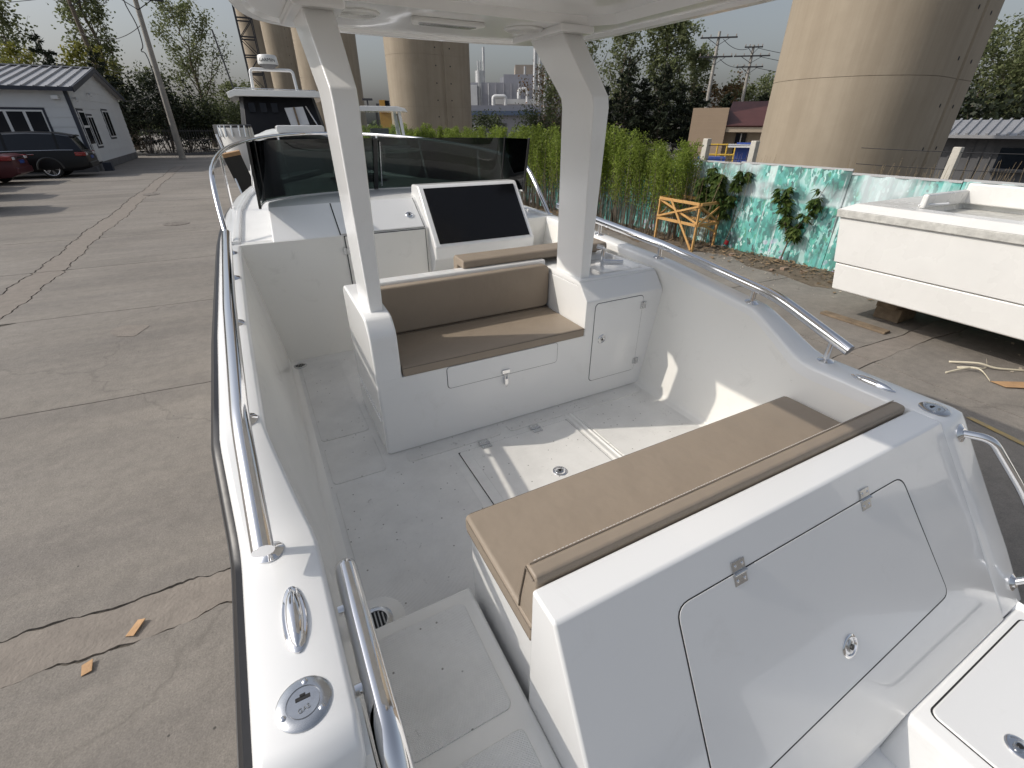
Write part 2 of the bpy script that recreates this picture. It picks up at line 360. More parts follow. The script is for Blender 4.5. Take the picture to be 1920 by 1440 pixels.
def drain(x, y, z, parent, r=.052, sy=1.):
    d = lathe('scupper_drain', [(r, 0), (r, .003), (r*.85, .006), (r*.66, .006), (r*.62, .0005), (.001, .0005)], (x, y, z), 'steel', parent, n=30)
    lathe('drain_hole', [(r*.61, 0), (r*.61, .0015), (.001, .0015)], (x, y, z), 'dark_gap', d, n=24)
    for i in range(-2, 3):
        h = math.sqrt(max(.0001, (r*.6)**2-(i*r*.22)**2))
        bar('drain_bar', (x+i*r*.22, y-h, z+.004), (x+i*r*.22, y+h, z+.004), .0045, .003, 'drain_grate', d)
drain(.028, 3.265, FLOOR, boat, .046); drain(.045, 1.08, FLOOR+.003, boat, .056)
lathe('drain_seat', [(.1, -.003), (.1, .002), (.09, .004), (.001, .004)], (.05, 1.08, FLOOR-.001), 'gelcoat_liner', sole, n=30)
# raised step towards the transom walkway
step = box('walkway_step', (-.034, -.3, .5), (.362, .995, .695), 'gelcoat_liner', boat, .012, 3)
pad(.025, .585, .315, .945, .697, step, r=.02); pad(.025, .10, .315, .53, .697, step, r=.02)
pad_shadow = None

ext('walkway_side', [(-.3, .3), (.10, .40), (.47, 1.10), (.56, 1.13), (.56, .5), (-.3, .5)], 'x', -.054, -.0385, 'gelcoat_liner', boat)
# ---- aft bench and transom
bench = box('aft_bench_base', (.382, .586, .55), (2.004, 1.012, .93), 'gelcoat', boat, .008, 2)
def cushion(name, lo, hi, parent, bev=.018, crown=.006):
    (a, b, c), (d, e, f) = lo, hi; nx = max(3, int((d-a)/.06)); ny = max(3, int((e-b)/.06)); V = []; F = []
    for j in range(ny+1):
        for i in range(nx+1):
            u, v = i/nx, j/ny; V.append((a+(d-a)*u, b+(e-b)*v, f + crown*(1-(2*u-1)**6)*(1-(2*v-1)**6)))
    n = len(V); V += [(x, y, c) for x, y, z in V]
    q = lambda i, j: j*(nx+1)+i
    for j in range(ny):
        for i in range(nx):
            F.append((q(i, j), q(i+1, j), q(i+1, j+1), q(i, j+1))); F.append((n+q(i, j), n+q(i, j+1), n+q(i+1, j+1), n+q(i+1, j)))
    for i in range(nx):
        F.append((q(i, 0), n+q(i, 0), n+q(i+1, 0), q(i+1, 0))); F.append((q(i, ny), q(i+1, ny), n+q(i+1, ny), n+q(i, ny)))
    for j in range(ny):
        F.append((q(0, j), q(0, j+1), n+q(0, j+1), n+q(0, j))); F.append((q(nx, j), n+q(nx, j), n+q(nx, j+1), q(nx, j+1)))
    return mesh_obj(name, V, F, 'vinyl', parent, bev, 4, angle=40)
cu = cushion('bench_cushion', (.372, .592, .930), (2.002, 1.034, .997), boat, .016)
pp = [(.374, .60, .985), (.374, 1.018, .985), (.39, 1.035, .985), (2.0, 1.035, .985)]
tube('piping', fillet(pp, .02), .0028, 'vinyl_seam', cu, 8)
tube('piping', fillet([(p[0], p[1], .94) for p in pp], .02), .0028, 'vinyl_seam', cu, 8)
# bolster along the back of the bench, with its stitched seam
bo = ext('bench_bolster', [(.590, .935), (.590, 1.172), (.598, 1.184), (.630, 1.186), (.645, 1.176), (.668, 1.05), (.672, .990)], 'x', .378, 1.985, 'vinyl', boat, .012, 3)
SV, SF = join_data([bar_data((.40+i*.0115, .641, 1.182), (.4068+i*.0115, .6405, 1.1825), .002, .0018) for i in range(137)])
so = mesh_obj('stitching', SV, SF, 'plastic_white', bo, smooth=False); so['kind'] = 'stuff'
tube('piping', [(.385, .636, 1.186), (1.98, .636, 1.186)], .002, 'vinyl', bo, 8)
tube('piping', [(.376, .60, 1.17), (.376, .638, 1.178), (.376, .664, 1.04), (.376, .668, .995)], .0025, 'vinyl_seam', bo, 8)
tp_ = [(.585, .2, 2.0185), (.585, 1.165, 2.0185), (.49, 1.165, 2.0185), (.31, .8247, XC+1.144), (.08, .39, XC+1.279), (.08, .05, XC+1.279), (.3, .05, XC+1.1)]
tr = mesh_obj('transom', [(.362, y, z) for y, z, x in tp_]+[(x, y, z) for y, z, x in tp_], [tuple(range(7)), tuple(range(13, 6, -1))]+[(i, (i+1) % 7, 7+(i+1) % 7, 7+i) for i in range(7)], 'gelcoat', boat, .009, 4)
SN = Vector((0, -1.89, 1)).normalized(); SU = Vector((0, 1, 1.89)).normalized()      # normal and up direction of the sloping face
def on_slope(x, t, d=0.): return Vector((x, .49, 1.165)) - SU*t + SN*d              # t metres down the slope
def slope_poly(pts, d0, d1, name, mat, parent, bevel=0., seg=2):
    n = len(pts); V = [on_slope(x, t, d0) for x, t in pts] + [on_slope(x, t, d1) for x, t in pts]
    F = [tuple(range(n)), tuple(range(2*n-1, n-1, -1))] + [(i, (i+1) % n, n+(i+1) % n, n+i) for i in range(n)]
    return mesh_obj(name, V, F, mat, parent, bevel, seg)
def quad_round(c, r, n=5):
    out = []
    for i in range(4):
        a, b, d = Vector(c[i-1]), Vector(c[i]), Vector(c[(i+1) % 4]); p, q = b+(a-b).normalized()*r, b+(d-b).normalized()*r
        for k in range(n+1): t = k/n; out.append(tuple((1-t)**2*p+2*t*(1-t)*b+t*t*q))
    return out
slope_poly(quad_round([(.6870, .1080), (1.7200, .1080), (1.8955, .6110), (.6950, .687)], .045), -.004, .0008, 'hatch_gap', 'dark_gap', tr)
eh = slope_poly(quad_round([(.6915, .1115), (1.7145, .1115), (1.889, .605), (.6995, .681)], .042), .0003, .0018, 'engine_hatch', 'gelcoat', boat, .0007, 2)
for hx in (.913, 1.497): hinge(on_slope(hx, .110, .0022), SN, (1, 0, 0), boat, .034, .024)
flush_latch(on_slope(1.302, .515, .0022), SN, boat, .037, pi/2)
ext('crease_moulding', [(2.000, 0), (2.006, .006), (2.013, 0)], 'z', 0, 1, 'gelcoat', tr) if False else None
# stern platform and its locker
pl = ext('stern_platform', [(1.50, .05), (1.535, .375), (1.56, .388), (2.42, .388), (2.42, .05)], 'y', -.75, .083, 'gelcoat', boat, .02, 3)
ext('hatch_gap', rounded(1.602, -.70, 2.33, .052, .03), 'z', .38, .3895, 'dark_gap', pl)
ext('platform_hatch', rounded(1.606, -.70, 2.326, .047, .028), 'z', .375, .396, 'gelcoat', boat, .006, 3)
flush_latch((1.735, -.135, .397), (0, 0, 1), boat, .036)
box('stern_well', (.2, -.75, .0), (1.52, .09, .14), 'gelcoat', boat, .02, 3)
mesh_obj('stern_well_side', [(1.2, .079, .39), (1.53, .079, .39), (1.45, -.2, .39), (1.35, .079, .12), (1.15, .079, .12)], [(0, 1, 2), (0, 2, 4), (4, 2, 3), (1, 3, 2)], 'gelcoat', boat) if False else None
# stainless grab rail down the starboard quarter
gp = [on_slope(2.135, .075, 0), on_slope(2.165, .10, .075), on_slope(2.29, .36, .10), on_slope(2.385, .60, .095), on_slope(2.40, .73, .08), on_slope(2.363, .765, 0)]
tube('grab_rail', fillet(gp, .09, 6), .0145, 'chrome', boat, 14)
for gx, t in ((2.135, .075), (2.363, .765)): lathe('rail_base', [(.034, 0), (.034, .004), (.022, .01), (.018, .014), (.002, .014)], on_slope(gx, t, 0), 'chrome', boat, nrm=SN, n=24)

# ---- fittings on the gunwales
def handrail(s):
    X = lambda d: XC + s*d
    path = [(X(1.148), .905, 1.249), (X(1.158), 1.29, 1.372), (X(1.166), 2.1, 1.459), (X(1.17), 3.28, 1.53)]
    r = tube('handrail', fillet(path, .09, 6), .0245, 'chrome', boat, 18)
    for y in (.985, 1.42, 2.11, 2.72, 3.2):
        zt = lerp_table([(p[1], p[2]) for p in path], y); zb = sheer(y); xx = X(lerp_table([(.9, 1.149), (1.29, 1.158), (2.1, 1.166), (3.3, 1.17)], y))
        st = tube('rail_stanchion', [(xx, y, zb), (xx, y, zt-.006)], .0125, 'chrome', r, 12)
        lathe('rail_base', [(.034, 0), (.034, .003), (.024, .008), (.0135, .013), (.001, .013)], (xx, y, zb+.0005), 'chrome', r, nrm=(0, -.16, 1) if y > 1.1 else (0, 0, 1), n=24)
    return r
handrail(-1); handrail(1)
def cleat(x, y, z):
    # a pop-up cleat: boat-shaped chrome body in an oval recess
    v, f = lathe_data([(.086, 0), (.086, .003), (.080, .005), (.001, .005)], 32)
    base = mesh_obj('cleat', [(x+p[0]*.29, y+p[1], z+p[2]) for p in v], f, 'chrome', boat, angle=40)
    rings = []
    for i in range(13):
        t = -1+2*i/12; w = 0.0185*math.sqrt(max(.03, 1-t*t)); h = .016*math.sqrt(max(.05, 1-t*t))
        rings.append([(x+w*cos(a), y+.074*t, z+.004+max(0, h*sin(a))) for a in [pi*k/8 for k in range(9)]])
    loft('cleat_horn', rings, 'chrome', base, angle=60)
def filler(x, y, z, word):
    c = lathe('fuel_filler', [(.049, 0), (.049, .002), (.045, .005), (.0305, .0055), (.030, .003), (.0285, .003), (.028, .0055), (.001, .0055)], (x, y, z), 'steel', boat, n=36)
    for k in range(3):
        a = radians(80+120*k); sx, sy = x+.038*cos(a), y+.038*sin(a)
        lathe('screw', [(.0055, 0), (.0055, .0015), (.003, .0032), (.001, .0032)], (sx, sy, z+.0045), 'chrome', c, n=12)
    bar('key_slot', (x-.013, y+.008, z+.0058), (x+.013, y+.008, z+.0058), .007, .0012, 'dark_gap', c)
    bar('key_slot', (x-.005, y+.013, z+.0058), (x+.005, y+.013, z+.0058), .006, .0012, 'dark_gap', c)
    v, f = text_data(word, .012, .0006); a = radians(12)
    mesh_obj('lettering', [(x+p[0]*cos(a)-p[1]*sin(a), y-.013+p[0]*sin(a)+p[1]*cos(a), z+.0062+p[2]) for p in v], f, 'drain_grate', c, smooth=False)
cleat(-.128, .765, 1.1655); cleat(mir(-.128), .765, 1.1655)
filler(-.130, .575, 1.1655, 'GAS'); filler(mir(-.125), .545, 1.1655, 'GAS')
# stainless pipe along the walkway, port side
pt = tube('walkway_rail', fillet([(-.006, .915, 1.085), (-.004, .50, 1.085), (-.002, .42, 1.02), (.002, .41, .70)], .07, 7), .0285, 'chrome', boat, 18)
lathe('rail_end_cap', [(.0284, 0), (.0265, .012), (.018, .022), (.001, .026)], (-.006, .915, 1.085), 'chrome', pt, nrm=(0, 1, 0), n=18)
lathe('rail_ring', [(.0286, 0), (.0325, .002), (.0325, .008), (.0286, .010)], (-.002, .432, 1.03), 'rubber', pt, nrm=(.02, -.7, -.75), n=22)
for y in (.80, .60): lathe('rail_base', [(.012, 0), (.012, .03), (.001, .03)], (-.045, y, 1.085), 'chrome', pt, nrm=(1, 0, 0), n=14)

# ---- helm seat module
seat = ext('seat_module', [(1.98, .6), (1.98, 1.03), (2.425, 1.03), (2.425, 1.36), (2.432, 1.368), (2.50, 1.368), (2.505, 1.36), (2.505, .6)], 'x', .4465, 1.5185, 'gelcoat', boat, .006, 3)
arm = ext('seat_arm', [(1.975, .6), (1.975, 1.235), (1.985, 1.275), (2.03, 1.328), (2.06, 1.336), (2.505, 1.358), (2.56, 1.33), (2.56, .6)], 'x', .318, .446, 'gelcoat', boat, .012, 3)
box('kick_trim', (.311, 1.985, .80), (.3185, 2.54, .808), 'gelcoat', arm, .002, 1)
ext('seat_front', [(.331, .602), (2.084, .602), (2.084, 1.226), (1.526, 1.226), (1.526, 1.0285), (.331, 1.0285)], 'y', 1.9742, 1.9795, 'gelcoat', seat)
cs = cushion('seat_cushion', (.450, 1.966, 1.030), (1.515, 2.372, 1.082), boat, .010, .004)
tube('piping', fillet([(.45, 1.967, 1.076), (1.514, 1.967, 1.076)], .01), .0022, 'vinyl_seam', cs, 8)
box('seat_crease', (.452, 2.362, 1.070), (1.513, 2.42, 1.089), 'vinyl_seam', cs)
bk = ext('seat_backrest', rounded(.452, 1.090, 1.513, 1.352, .035), 'y', 2.365, 2.422, 'vinyl', boat, .012, 4)
ext('seat_bolster', [(2.462, 1.368), (2.458, 1.385), (2.462, 1.408), (2.475, 1.416), (2.60, 1.42), (2.62, 1.40), (2.62, 1.25), (2.56, 1.25), (2.56, 1.368)], 'x', .985, 2.02, 'vinyl', boat, .012, 3)
# locker lid under the seat
ext('hatch_gap', rounded(.670, .902, 1.340, 1.028, .02), 'y', 1.9736, 1.979, 'dark_gap', seat)
ext('locker_lid', rounded(.673, .905, 1.337, 1.0275, .018), 'y', 1.9700, 1.979, 'gelcoat', boat, .002, 2)
lt = box('toggle_latch', (.980, 1.961, .914), (1.030, 1.9702, .940), 'chrome', boat, .004, 2)
tube('latch_loop', fillet([(.995, 1.962, .915), (.997, 1.958, .88), (1.013, 1.958, .88), (1.015, 1.962, .915)], .01), .003, 'chrome', lt, 8)
box('latch_lever', (.992, 1.955, .846), (1.018, 1.976, .888), 'chrome', lt, .005, 2)
lathe('latch_tip', [(.009, 0), (.008, .006), (.001, .009)], (1.005, 1.964, .845), 'chrome', lt, nrm=(0, -1, 0), n=14)
# cabinet with the sink
cab = ext('sink_cabinet', [(1.975, .6), (1.975, 1.232), (2.055, 1.322), (2.075, 1.322), (2.075, 1.30), (2.78, 1.30), (2.78, .6)], 'x', 1.5195, 2.085, 'gelcoat', boat, .006, 3, 20)
def plate_with_basin(name, x0, y0, x1, y1, z, hx0, hy0, hx1, hy1, depth, mat, parent):
    outer = rounded(x0, y0, x1, y1, .012, 6); mid = rounded(hx0, hy0, hx1, hy1, .06, 6); low = rounded(hx0+.035, hy0+.035, hx1-.035, hy1-.035, .05, 6); mid2 = rounded(hx0+.006, hy0+.006, hx1-.006, hy1-.006, .055, 6)
    R = [[(x, y, z-.03) for x, y in outer], [(x, y, z-.004) for x, y in outer], [(x+(.004 if x < (x0+x1)/2 else -.004), y+(.004 if y < (y0+y1)/2 else -.004), z) for x, y in outer], [(x, y, z) for x, y in mid], [(x, y, z-.006) for x, y in mid2], [(x, y, z-depth) for x, y in low]]
    return loft(name, R, mat, parent, angle=50)
sk = plate_with_basin('sink_top', 1.522, 2.06, 2.083, 2.78, 1.3325, 1.735, 2.13, 2.06, 2.52, .05, 'gelcoat', boat)
fb = tube('faucet', [(1.845, 2.275, 1.30), (1.845, 2.275, 1.435)], .012, 'chrome', boat, 12)
tube('faucet_spout', [(1.84, 2.262, 1.352), (1.945, 2.20, 1.352)], .0165, 'chrome', fb, 12)
tube('faucet_lever', [(1.845, 2.275, 1.435), (1.815, 2.305, 1.445)], .013, 'chrome', fb, 10)
ext('hatch_gap', rounded(1.581, .710, 1.940, 1.214, .026), 'y', 1.9733, 1.980, 'dark_gap', cab)
ext('cabinet_door', rounded(1.584, .713, 1.937, 1.211, .024), 'y', 1.9700, 1.980, 'gelcoat', boat, .002, 2)
for z in (1.15, .775): hinge((1.940, 1.9695, z), (0, -1, 0), (0, 0, 1), boat, .022, .02)
flush_latch((1.648, 1.9698, .985), (0, -1, 0), boat, .029, pi/2)

# ---- hardtop and its posts
def post(x0, s):
    rings = []
    for z, y0, y1, w in ((1.325, 2.085, 2.345, .062), (1.34, 2.085, 2.345, .062), (1.8, 2.075, 2.34, .082), (2.17, 2.068, 2.34, .098), (2.215, 2.08, 2.352, .10), (2.5, 2.36, 2.68, .12), (2.53, 2.39, 2.71, .12)):
        rings.append([(x0-w/2, y0, z), (x0+w/2, y0, z), (x0+w/2, y1, z), (x0-w/2, y1, z)])
    p = loft('hardtop_post', rings, 'gelcoat', boat, bevel=.008, seg=3, angle=20)
    box('post_bracket', (x0-.10, 2.30, 2.485), (x0+.10, 2.80, 2.52), 'gelcoat', p, .012, 2)
post(.392, -1); post(mir(.392), 1)
def ring_at(poly, n, cx, cy):
    out = []
    for k in range(n):
        a = 2*pi*k/n; d = Vector((cos(a), sin(a))); best = None
        for i in range(len(poly)):
            p, q = Vector(poly[i]), Vector(poly[(i+1) % len(poly)]); e = q-p; den = d.x*e.y-d.y*e.x
            if abs(den) < 1e-9: continue
            w = p-Vector((cx, cy)); t = (w.x*e.y-w.y*e.x)/den; u = (w.x*d.y-w.y*d.x)/den
            if t > 0 and -1e-6 <= u <= 1+1e-6 and (best is None or t < best): best = t
        out.append((cx+d.x*best, cy+d.y*best))
    return out
half = [(.13, 1.05), (.085, 1.15), (.075, 1.6), (.085, 2.45), (.12, 2.66), (.20, 2.84), (.33, 2.93), (.6, 2.985), (.985, 3.0)]
outl = half + [(mir(x), y) for x, y in reversed(half[:-1])]
rec = [(.24, 1.2), (.24, 2.22), (.34, 2.32), (mir(.34), 2.32), (mir(.24), 2.22), (mir(.24), 1.2)]
CN = 72; O = ring_at(outl, CN, XC, 2.0); Rr = ring_at(rec, CN, XC, 2.0)
ins = lambda L_, k: [(XC+(x-XC)*k, 2.0+(y-2.0)*k) for x, y in L_]
camber = lambda x: -.02*((x-XC)/.9)**2
rings = [[(x, y, 2.622+.02+camber(x)) for x, y in ins(O, .90)], [(x, y, 2.60+camber(x)) for x, y in ins(O, .975)], [(x, y, 2.585) for x, y in O], [(x, y, 2.508) for x, y in O], [(x, y, 2.500) for x, y in ins(O, .992)], [(x, y, 2.502) for x, y in ins(O, .955)], [(x, y, 2.515) for x, y in ins(O, .94)],
         [(x, y, 2.515) for x, y in Rr], [(x, y, 2.552) for x, y in ins(Rr, .965)], [(x, y, 2.556) for x, y in ins(Rr, .3)]]
ht = loft('hardtop', rings, 'gelcoat', boat, angle=25)
for x in (.575, mir(.575)):
    sp = lathe('speaker', [(.098, 0), (.098, -.006), (.090, -.011), (.082, -.011), (.080, -.006), (.03, -.008), (.001, -.008)], (x, 2.515, 2.515), 'plastic_white', boat, n=36)
    for k in range(7): tube('grille_ring', [(x+(.012+.0105*k)*cos(2*pi*i/28), 2.515+(.012+.0105*k)*sin(2*pi*i/28), 2.506) for i in range(29)], .0018, 'plastic_white', sp, 5)
lb = ext('cabin_light', quad_round([(.80, 2.46), (1.17, 2.46), (1.14, 2.565), (.83, 2.565)], .03), 'z', 2.497, 2.516, 'plastic_white', boat, .006, 2)
ext('light_lens', quad_round([(.84, 2.485), (1.13, 2.485), (1.11, 2.54), (.86, 2.54)], .015), 'z', 2.4935, 2.4975, 'steel', lb, .001, 1)

# ---- companionway bulkhead, helm console and cabin trunk
bh = box('bulkhead', (-.145, 3.372, .58), (2.115, 3.46, 1.437), 'gelcoat_liner', boat, .004, 2)
trunk_rings = []
for y, z0, zt, xw in ((3.3745, 1.40, 1.441, .935), (3.62, 1.40, 1.617, .92), (3.70, 1.40, 1.628, .915), (4.3, 1.40, 1.63, .87), (5.2, 1.42, 1.60, .72), (6.0, 1.45, 1.56, .48), (6.5, 1.46, 1.53, .25)):
    trunk_rings.append([(XC-xw, y, z0), (XC-xw+.012*(zt-1.4)/.2, y, zt-.006), (XC-xw*.55, y, zt), (XC+xw*.55, y, zt), (XC+xw-.012*(zt-1.4)/.2, y, zt-.006), (XC+xw, y, z0)])
tk = loft('cabin_trunk', trunk_rings, 'gelcoat', boat, bevel=.01, seg=3, angle=24)
# side decks
for s in (-1, 1):
    loft('side_deck', [[(XC+s*(hin(y)+.02), y, sheer(y)-.012), (XC+s*max(0.0, min(.86, hin(y)-.1)), y, sheer(y)-.004)] for y in (3.40, 3.6, 4.0, 4.6, 5.0, 5.4, 5.75, 6.1, 6.4, 6.7, 6.9, 7.1, 7.24)], 'gelcoat_matt', boat, closed_ring=False, caps=False)
    loft('toe_rail', [[(XC+s*(hin(y)+q), y, sheer(y)+d) for q, d in ((-.004, -.03), (-.001, .012), (.018, .018), (.036, .012), (.04, -.01))] for y in (3.41, 3.6, 3.8, 4.2, 4.6, 5.0, 5.4, 5.75, 6.1, 6.4, 6.7, 6.9, 7.1)], 'gelcoat', boat, angle=60)
mesh_obj('foredeck', [(XC-.9, 3.46, 1.43), (XC+.9, 3.46, 1.43), (XC+.9, 5.3, 1.455), (XC+.5, 6.4, 1.49), (XC, 7.2, 1.52), (XC-.5, 6.4, 1.49), (XC-.9, 5.3, 1.455)], [(0, 1, 2, 3, 4, 5, 6)], 'gelcoat_matt', boat)
fh = ext('foredeck_hatch', rounded(XC-.25, 4.9, XC+.25, 5.4, .08), 'z', 1.59, 1.625, 'tinted_glass', boat, .01, 2)
# companionway door and the sliding lid over it
door_x0, door_x1 = .497, 1.062
box('hatch_gap', (door_x0-.006, 3.366, .615), (door_x1+.005, 3.371, 1.436), 'dark_gap', bh)
dr = box('companionway_door', (door_x0, 3.362, .62), (door_x1, 3.371, 1.432), 'gelcoat_liner', boat, .003, 2)
for z in (1.335, .93): hinge((door_x0-.002, 3.3615, z), (0, -1, 0), (0, 0, 1), boat, .025, .022)
sd = Vector((0, .248, .176)).normalized(); sn = Vector((0, -.176, .248)).normalized()
def slope2(x, t, d): return Vector((x, 3.372, 1.441)) + sd*t + sn*d
def lid_poly(pts, d0, d1, name, mat, parent, bevel=0.):
    n = len(pts); V = [slope2(x, t, d0) for x, t in pts]+[slope2(x, t, d1) for x, t in pts]
    return mesh_obj(name, V, [tuple(range(n)), tuple(range(2*n-1, n-1, -1))]+[(i, (i+1) % n, n+(i+1) % n, n+i) for i in range(n)], mat, parent, bevel)
lid_poly([(.468, .006), (1.066, .006), (1.066, .298), (.468, .298)], -.003, .002, 'hatch_gap', 'dark_gap', tk)
cl = lid_poly([(.474, .001), (1.06, .001), (1.06, .292), (.474, .292)], .001, .012, 'companionway_lid', 'gelcoat', boat, .006)
flush_latch(slope2(.985, .12, .0125), sn, boat, .028)
# helm console with the blank instrument panel
cons = ext('helm_console', [(3.372, .6), (3.372, 1.08), (3.245, 1.23), (3.235, 1.32), (3.545, 1.695), (3.565, 1.705), (3.70, 1.70), (3.74, 1.60), (3.74, .6)], 'x', 1.090, 1.915, 'gelcoat', boat, .012, 3)
cd = Vector((0, .31, .375)).normalized(); cn = Vector((0, -.375, .31)).normalized()
def on_cons(x, t, d): return Vector((x, 3.235, 1.32)) + cd*t + cn*d
pts = [(1.128, .022), (1.878, .022), (1.878, .470), (1.128, .470)]
V = [on_cons(x, t, -.002) for x, t in pts]+[on_cons(x, t, .0035) for x, t in pts]
mesh_obj('instrument_panel', V, [(0, 1, 2, 3), (7, 6, 5, 4), (0, 1, 5, 4), (1, 2, 6, 5), (2, 3, 7, 6), (3, 0, 4, 7)], 'black_panel', boat, .001)
# locker along the starboard side, forward of the sink
ext('side_locker', [(2.84, .6), (2.84, 1.06), (2.92, 1.20), (3.20, 1.24), (3.20, .6)], 'x', 1.87, 2.10, 'gelcoat', boat, .012, 3)

# ---- windscreen
wl = [(.030, 3.47), (.045, 3.62), (.072, 3.78), (.16, 3.88), (.32, 3.985), (.52, 4.06), (.75, 4.105), (.985, 4.12)]
wl = wl + [(mir(x), y) for x, y in reversed(wl[:-1])]
def wpt(i, t, off=0.):
    x, y = wl[i]; cx, cy = XC, 3.4; d = Vector((x-cx, y-cy)).normalized()
    return (x + d.x*off - (x-cx)*.02*t, y + d.y*off - .11*t, 1.632 + (.372)*t)
NW = len(wl)
rings = [[wpt(i, 0, .003), wpt(i, 1, .003), wpt(i, 1, -.003), wpt(i, 0, -.003)] for i in range(NW)]
ws = loft('windscreen', rings, 'tinted_glass', boat, angle=40)
tube('windscreen_base', [wpt(i, .0) for i in range(NW)], .007, 'plastic_white', ws, 8)
for i in (0, 2, NW-3, NW-1): bar('windscreen_frame', wpt(i, -.01), wpt(i, 1.01), .016, .012, 'plastic_black', ws, .002)
bar('windscreen_frame', (.915, 4.103, 1.635), (.930, 3.99, 2.0), .032, .018, 'plastic_black', ws, .003)
tube('windscreen_stay', [(.96, 4.08, 1.66), (.965, 4.0, 1.98)], .004, 'steel', ws, 8)
# ---- bow rail
half = [(-.195, 3.43, 1.442), (-.205, 3.62, 1.60), (-.205, 3.85, 1.775), (-.195, 4.15, 1.842), (-.15, 4.75, 1.89), (-.05, 5.35, 1.925), (.13, 5.95, 1.955), (.42, 6.55, 1.98), (.75, 6.93, 1.99), (.985, 7.0, 1.992)]
bp = half + [(mir(x), y, z) for x, y, z in reversed(half[:-1])]
def spline(P, n=4):
    P = [Vector(p) for p in P]; out = []
    for i in range(len(P)-1):
        a, b, c, d = P[max(i-1, 0)], P[i], P[i+1], P[min(i+2, len(P)-1)]
        for k in range(n):
            t = k/n; out.append(.5*((2*b)+(c-a)*t+(2*a-5*b+4*c-d)*t*t+(3*b-a-3*c+d)*t**3))
    return out+[P[-1]]
brl = tube('bow_rail', spline(bp), .0165, 'chrome', boat, 14)
for s in (-1, 1):
    M_ = (lambda x: x) if s < 0 else mir
    for (bx, by), (tx, ty, tz) in (((-.17, 4.75), (-.15, 4.75, 1.89)), ((.03, 5.85), (.105, 5.87, 1.95)), ((.45, 6.5), (.42, 6.55, 1.98))):
        tube('rail_stanchion', [(M_(bx), by, sheer(by)-.01), (M_(tx), ty, tz)], .0115, 'chrome', brl, 10)
    lathe('rail_base', [(.032, 0), (.032, .004), (.02, .012), (.001, .012)], (M_(-.195), 3.43, sheer(3.43)), 'chrome', brl, n=20)
for x, y, a in ((-.1, 3.34, 0),): pass
principled('keel_timber', (.20, .15, .10), .9, var=.3, vscale=8, bump=.4, bscale=30)
# keel blocks under the hull
for i, y in enumerate((.6, 2.6, 4.6)):
    k = box('keel_block', (XC-.5, y-.12, 0.004), (XC+.5, y+.12, .14), 'keel_timber', None, .01)
    tag(k, ['timber keel block under the stern of the foreground boat', 'timber keel block under the middle of the foreground boat', 'timber keel block under the bow of the foreground boat'][i], 'keel block', 'keel blocks under the boat')
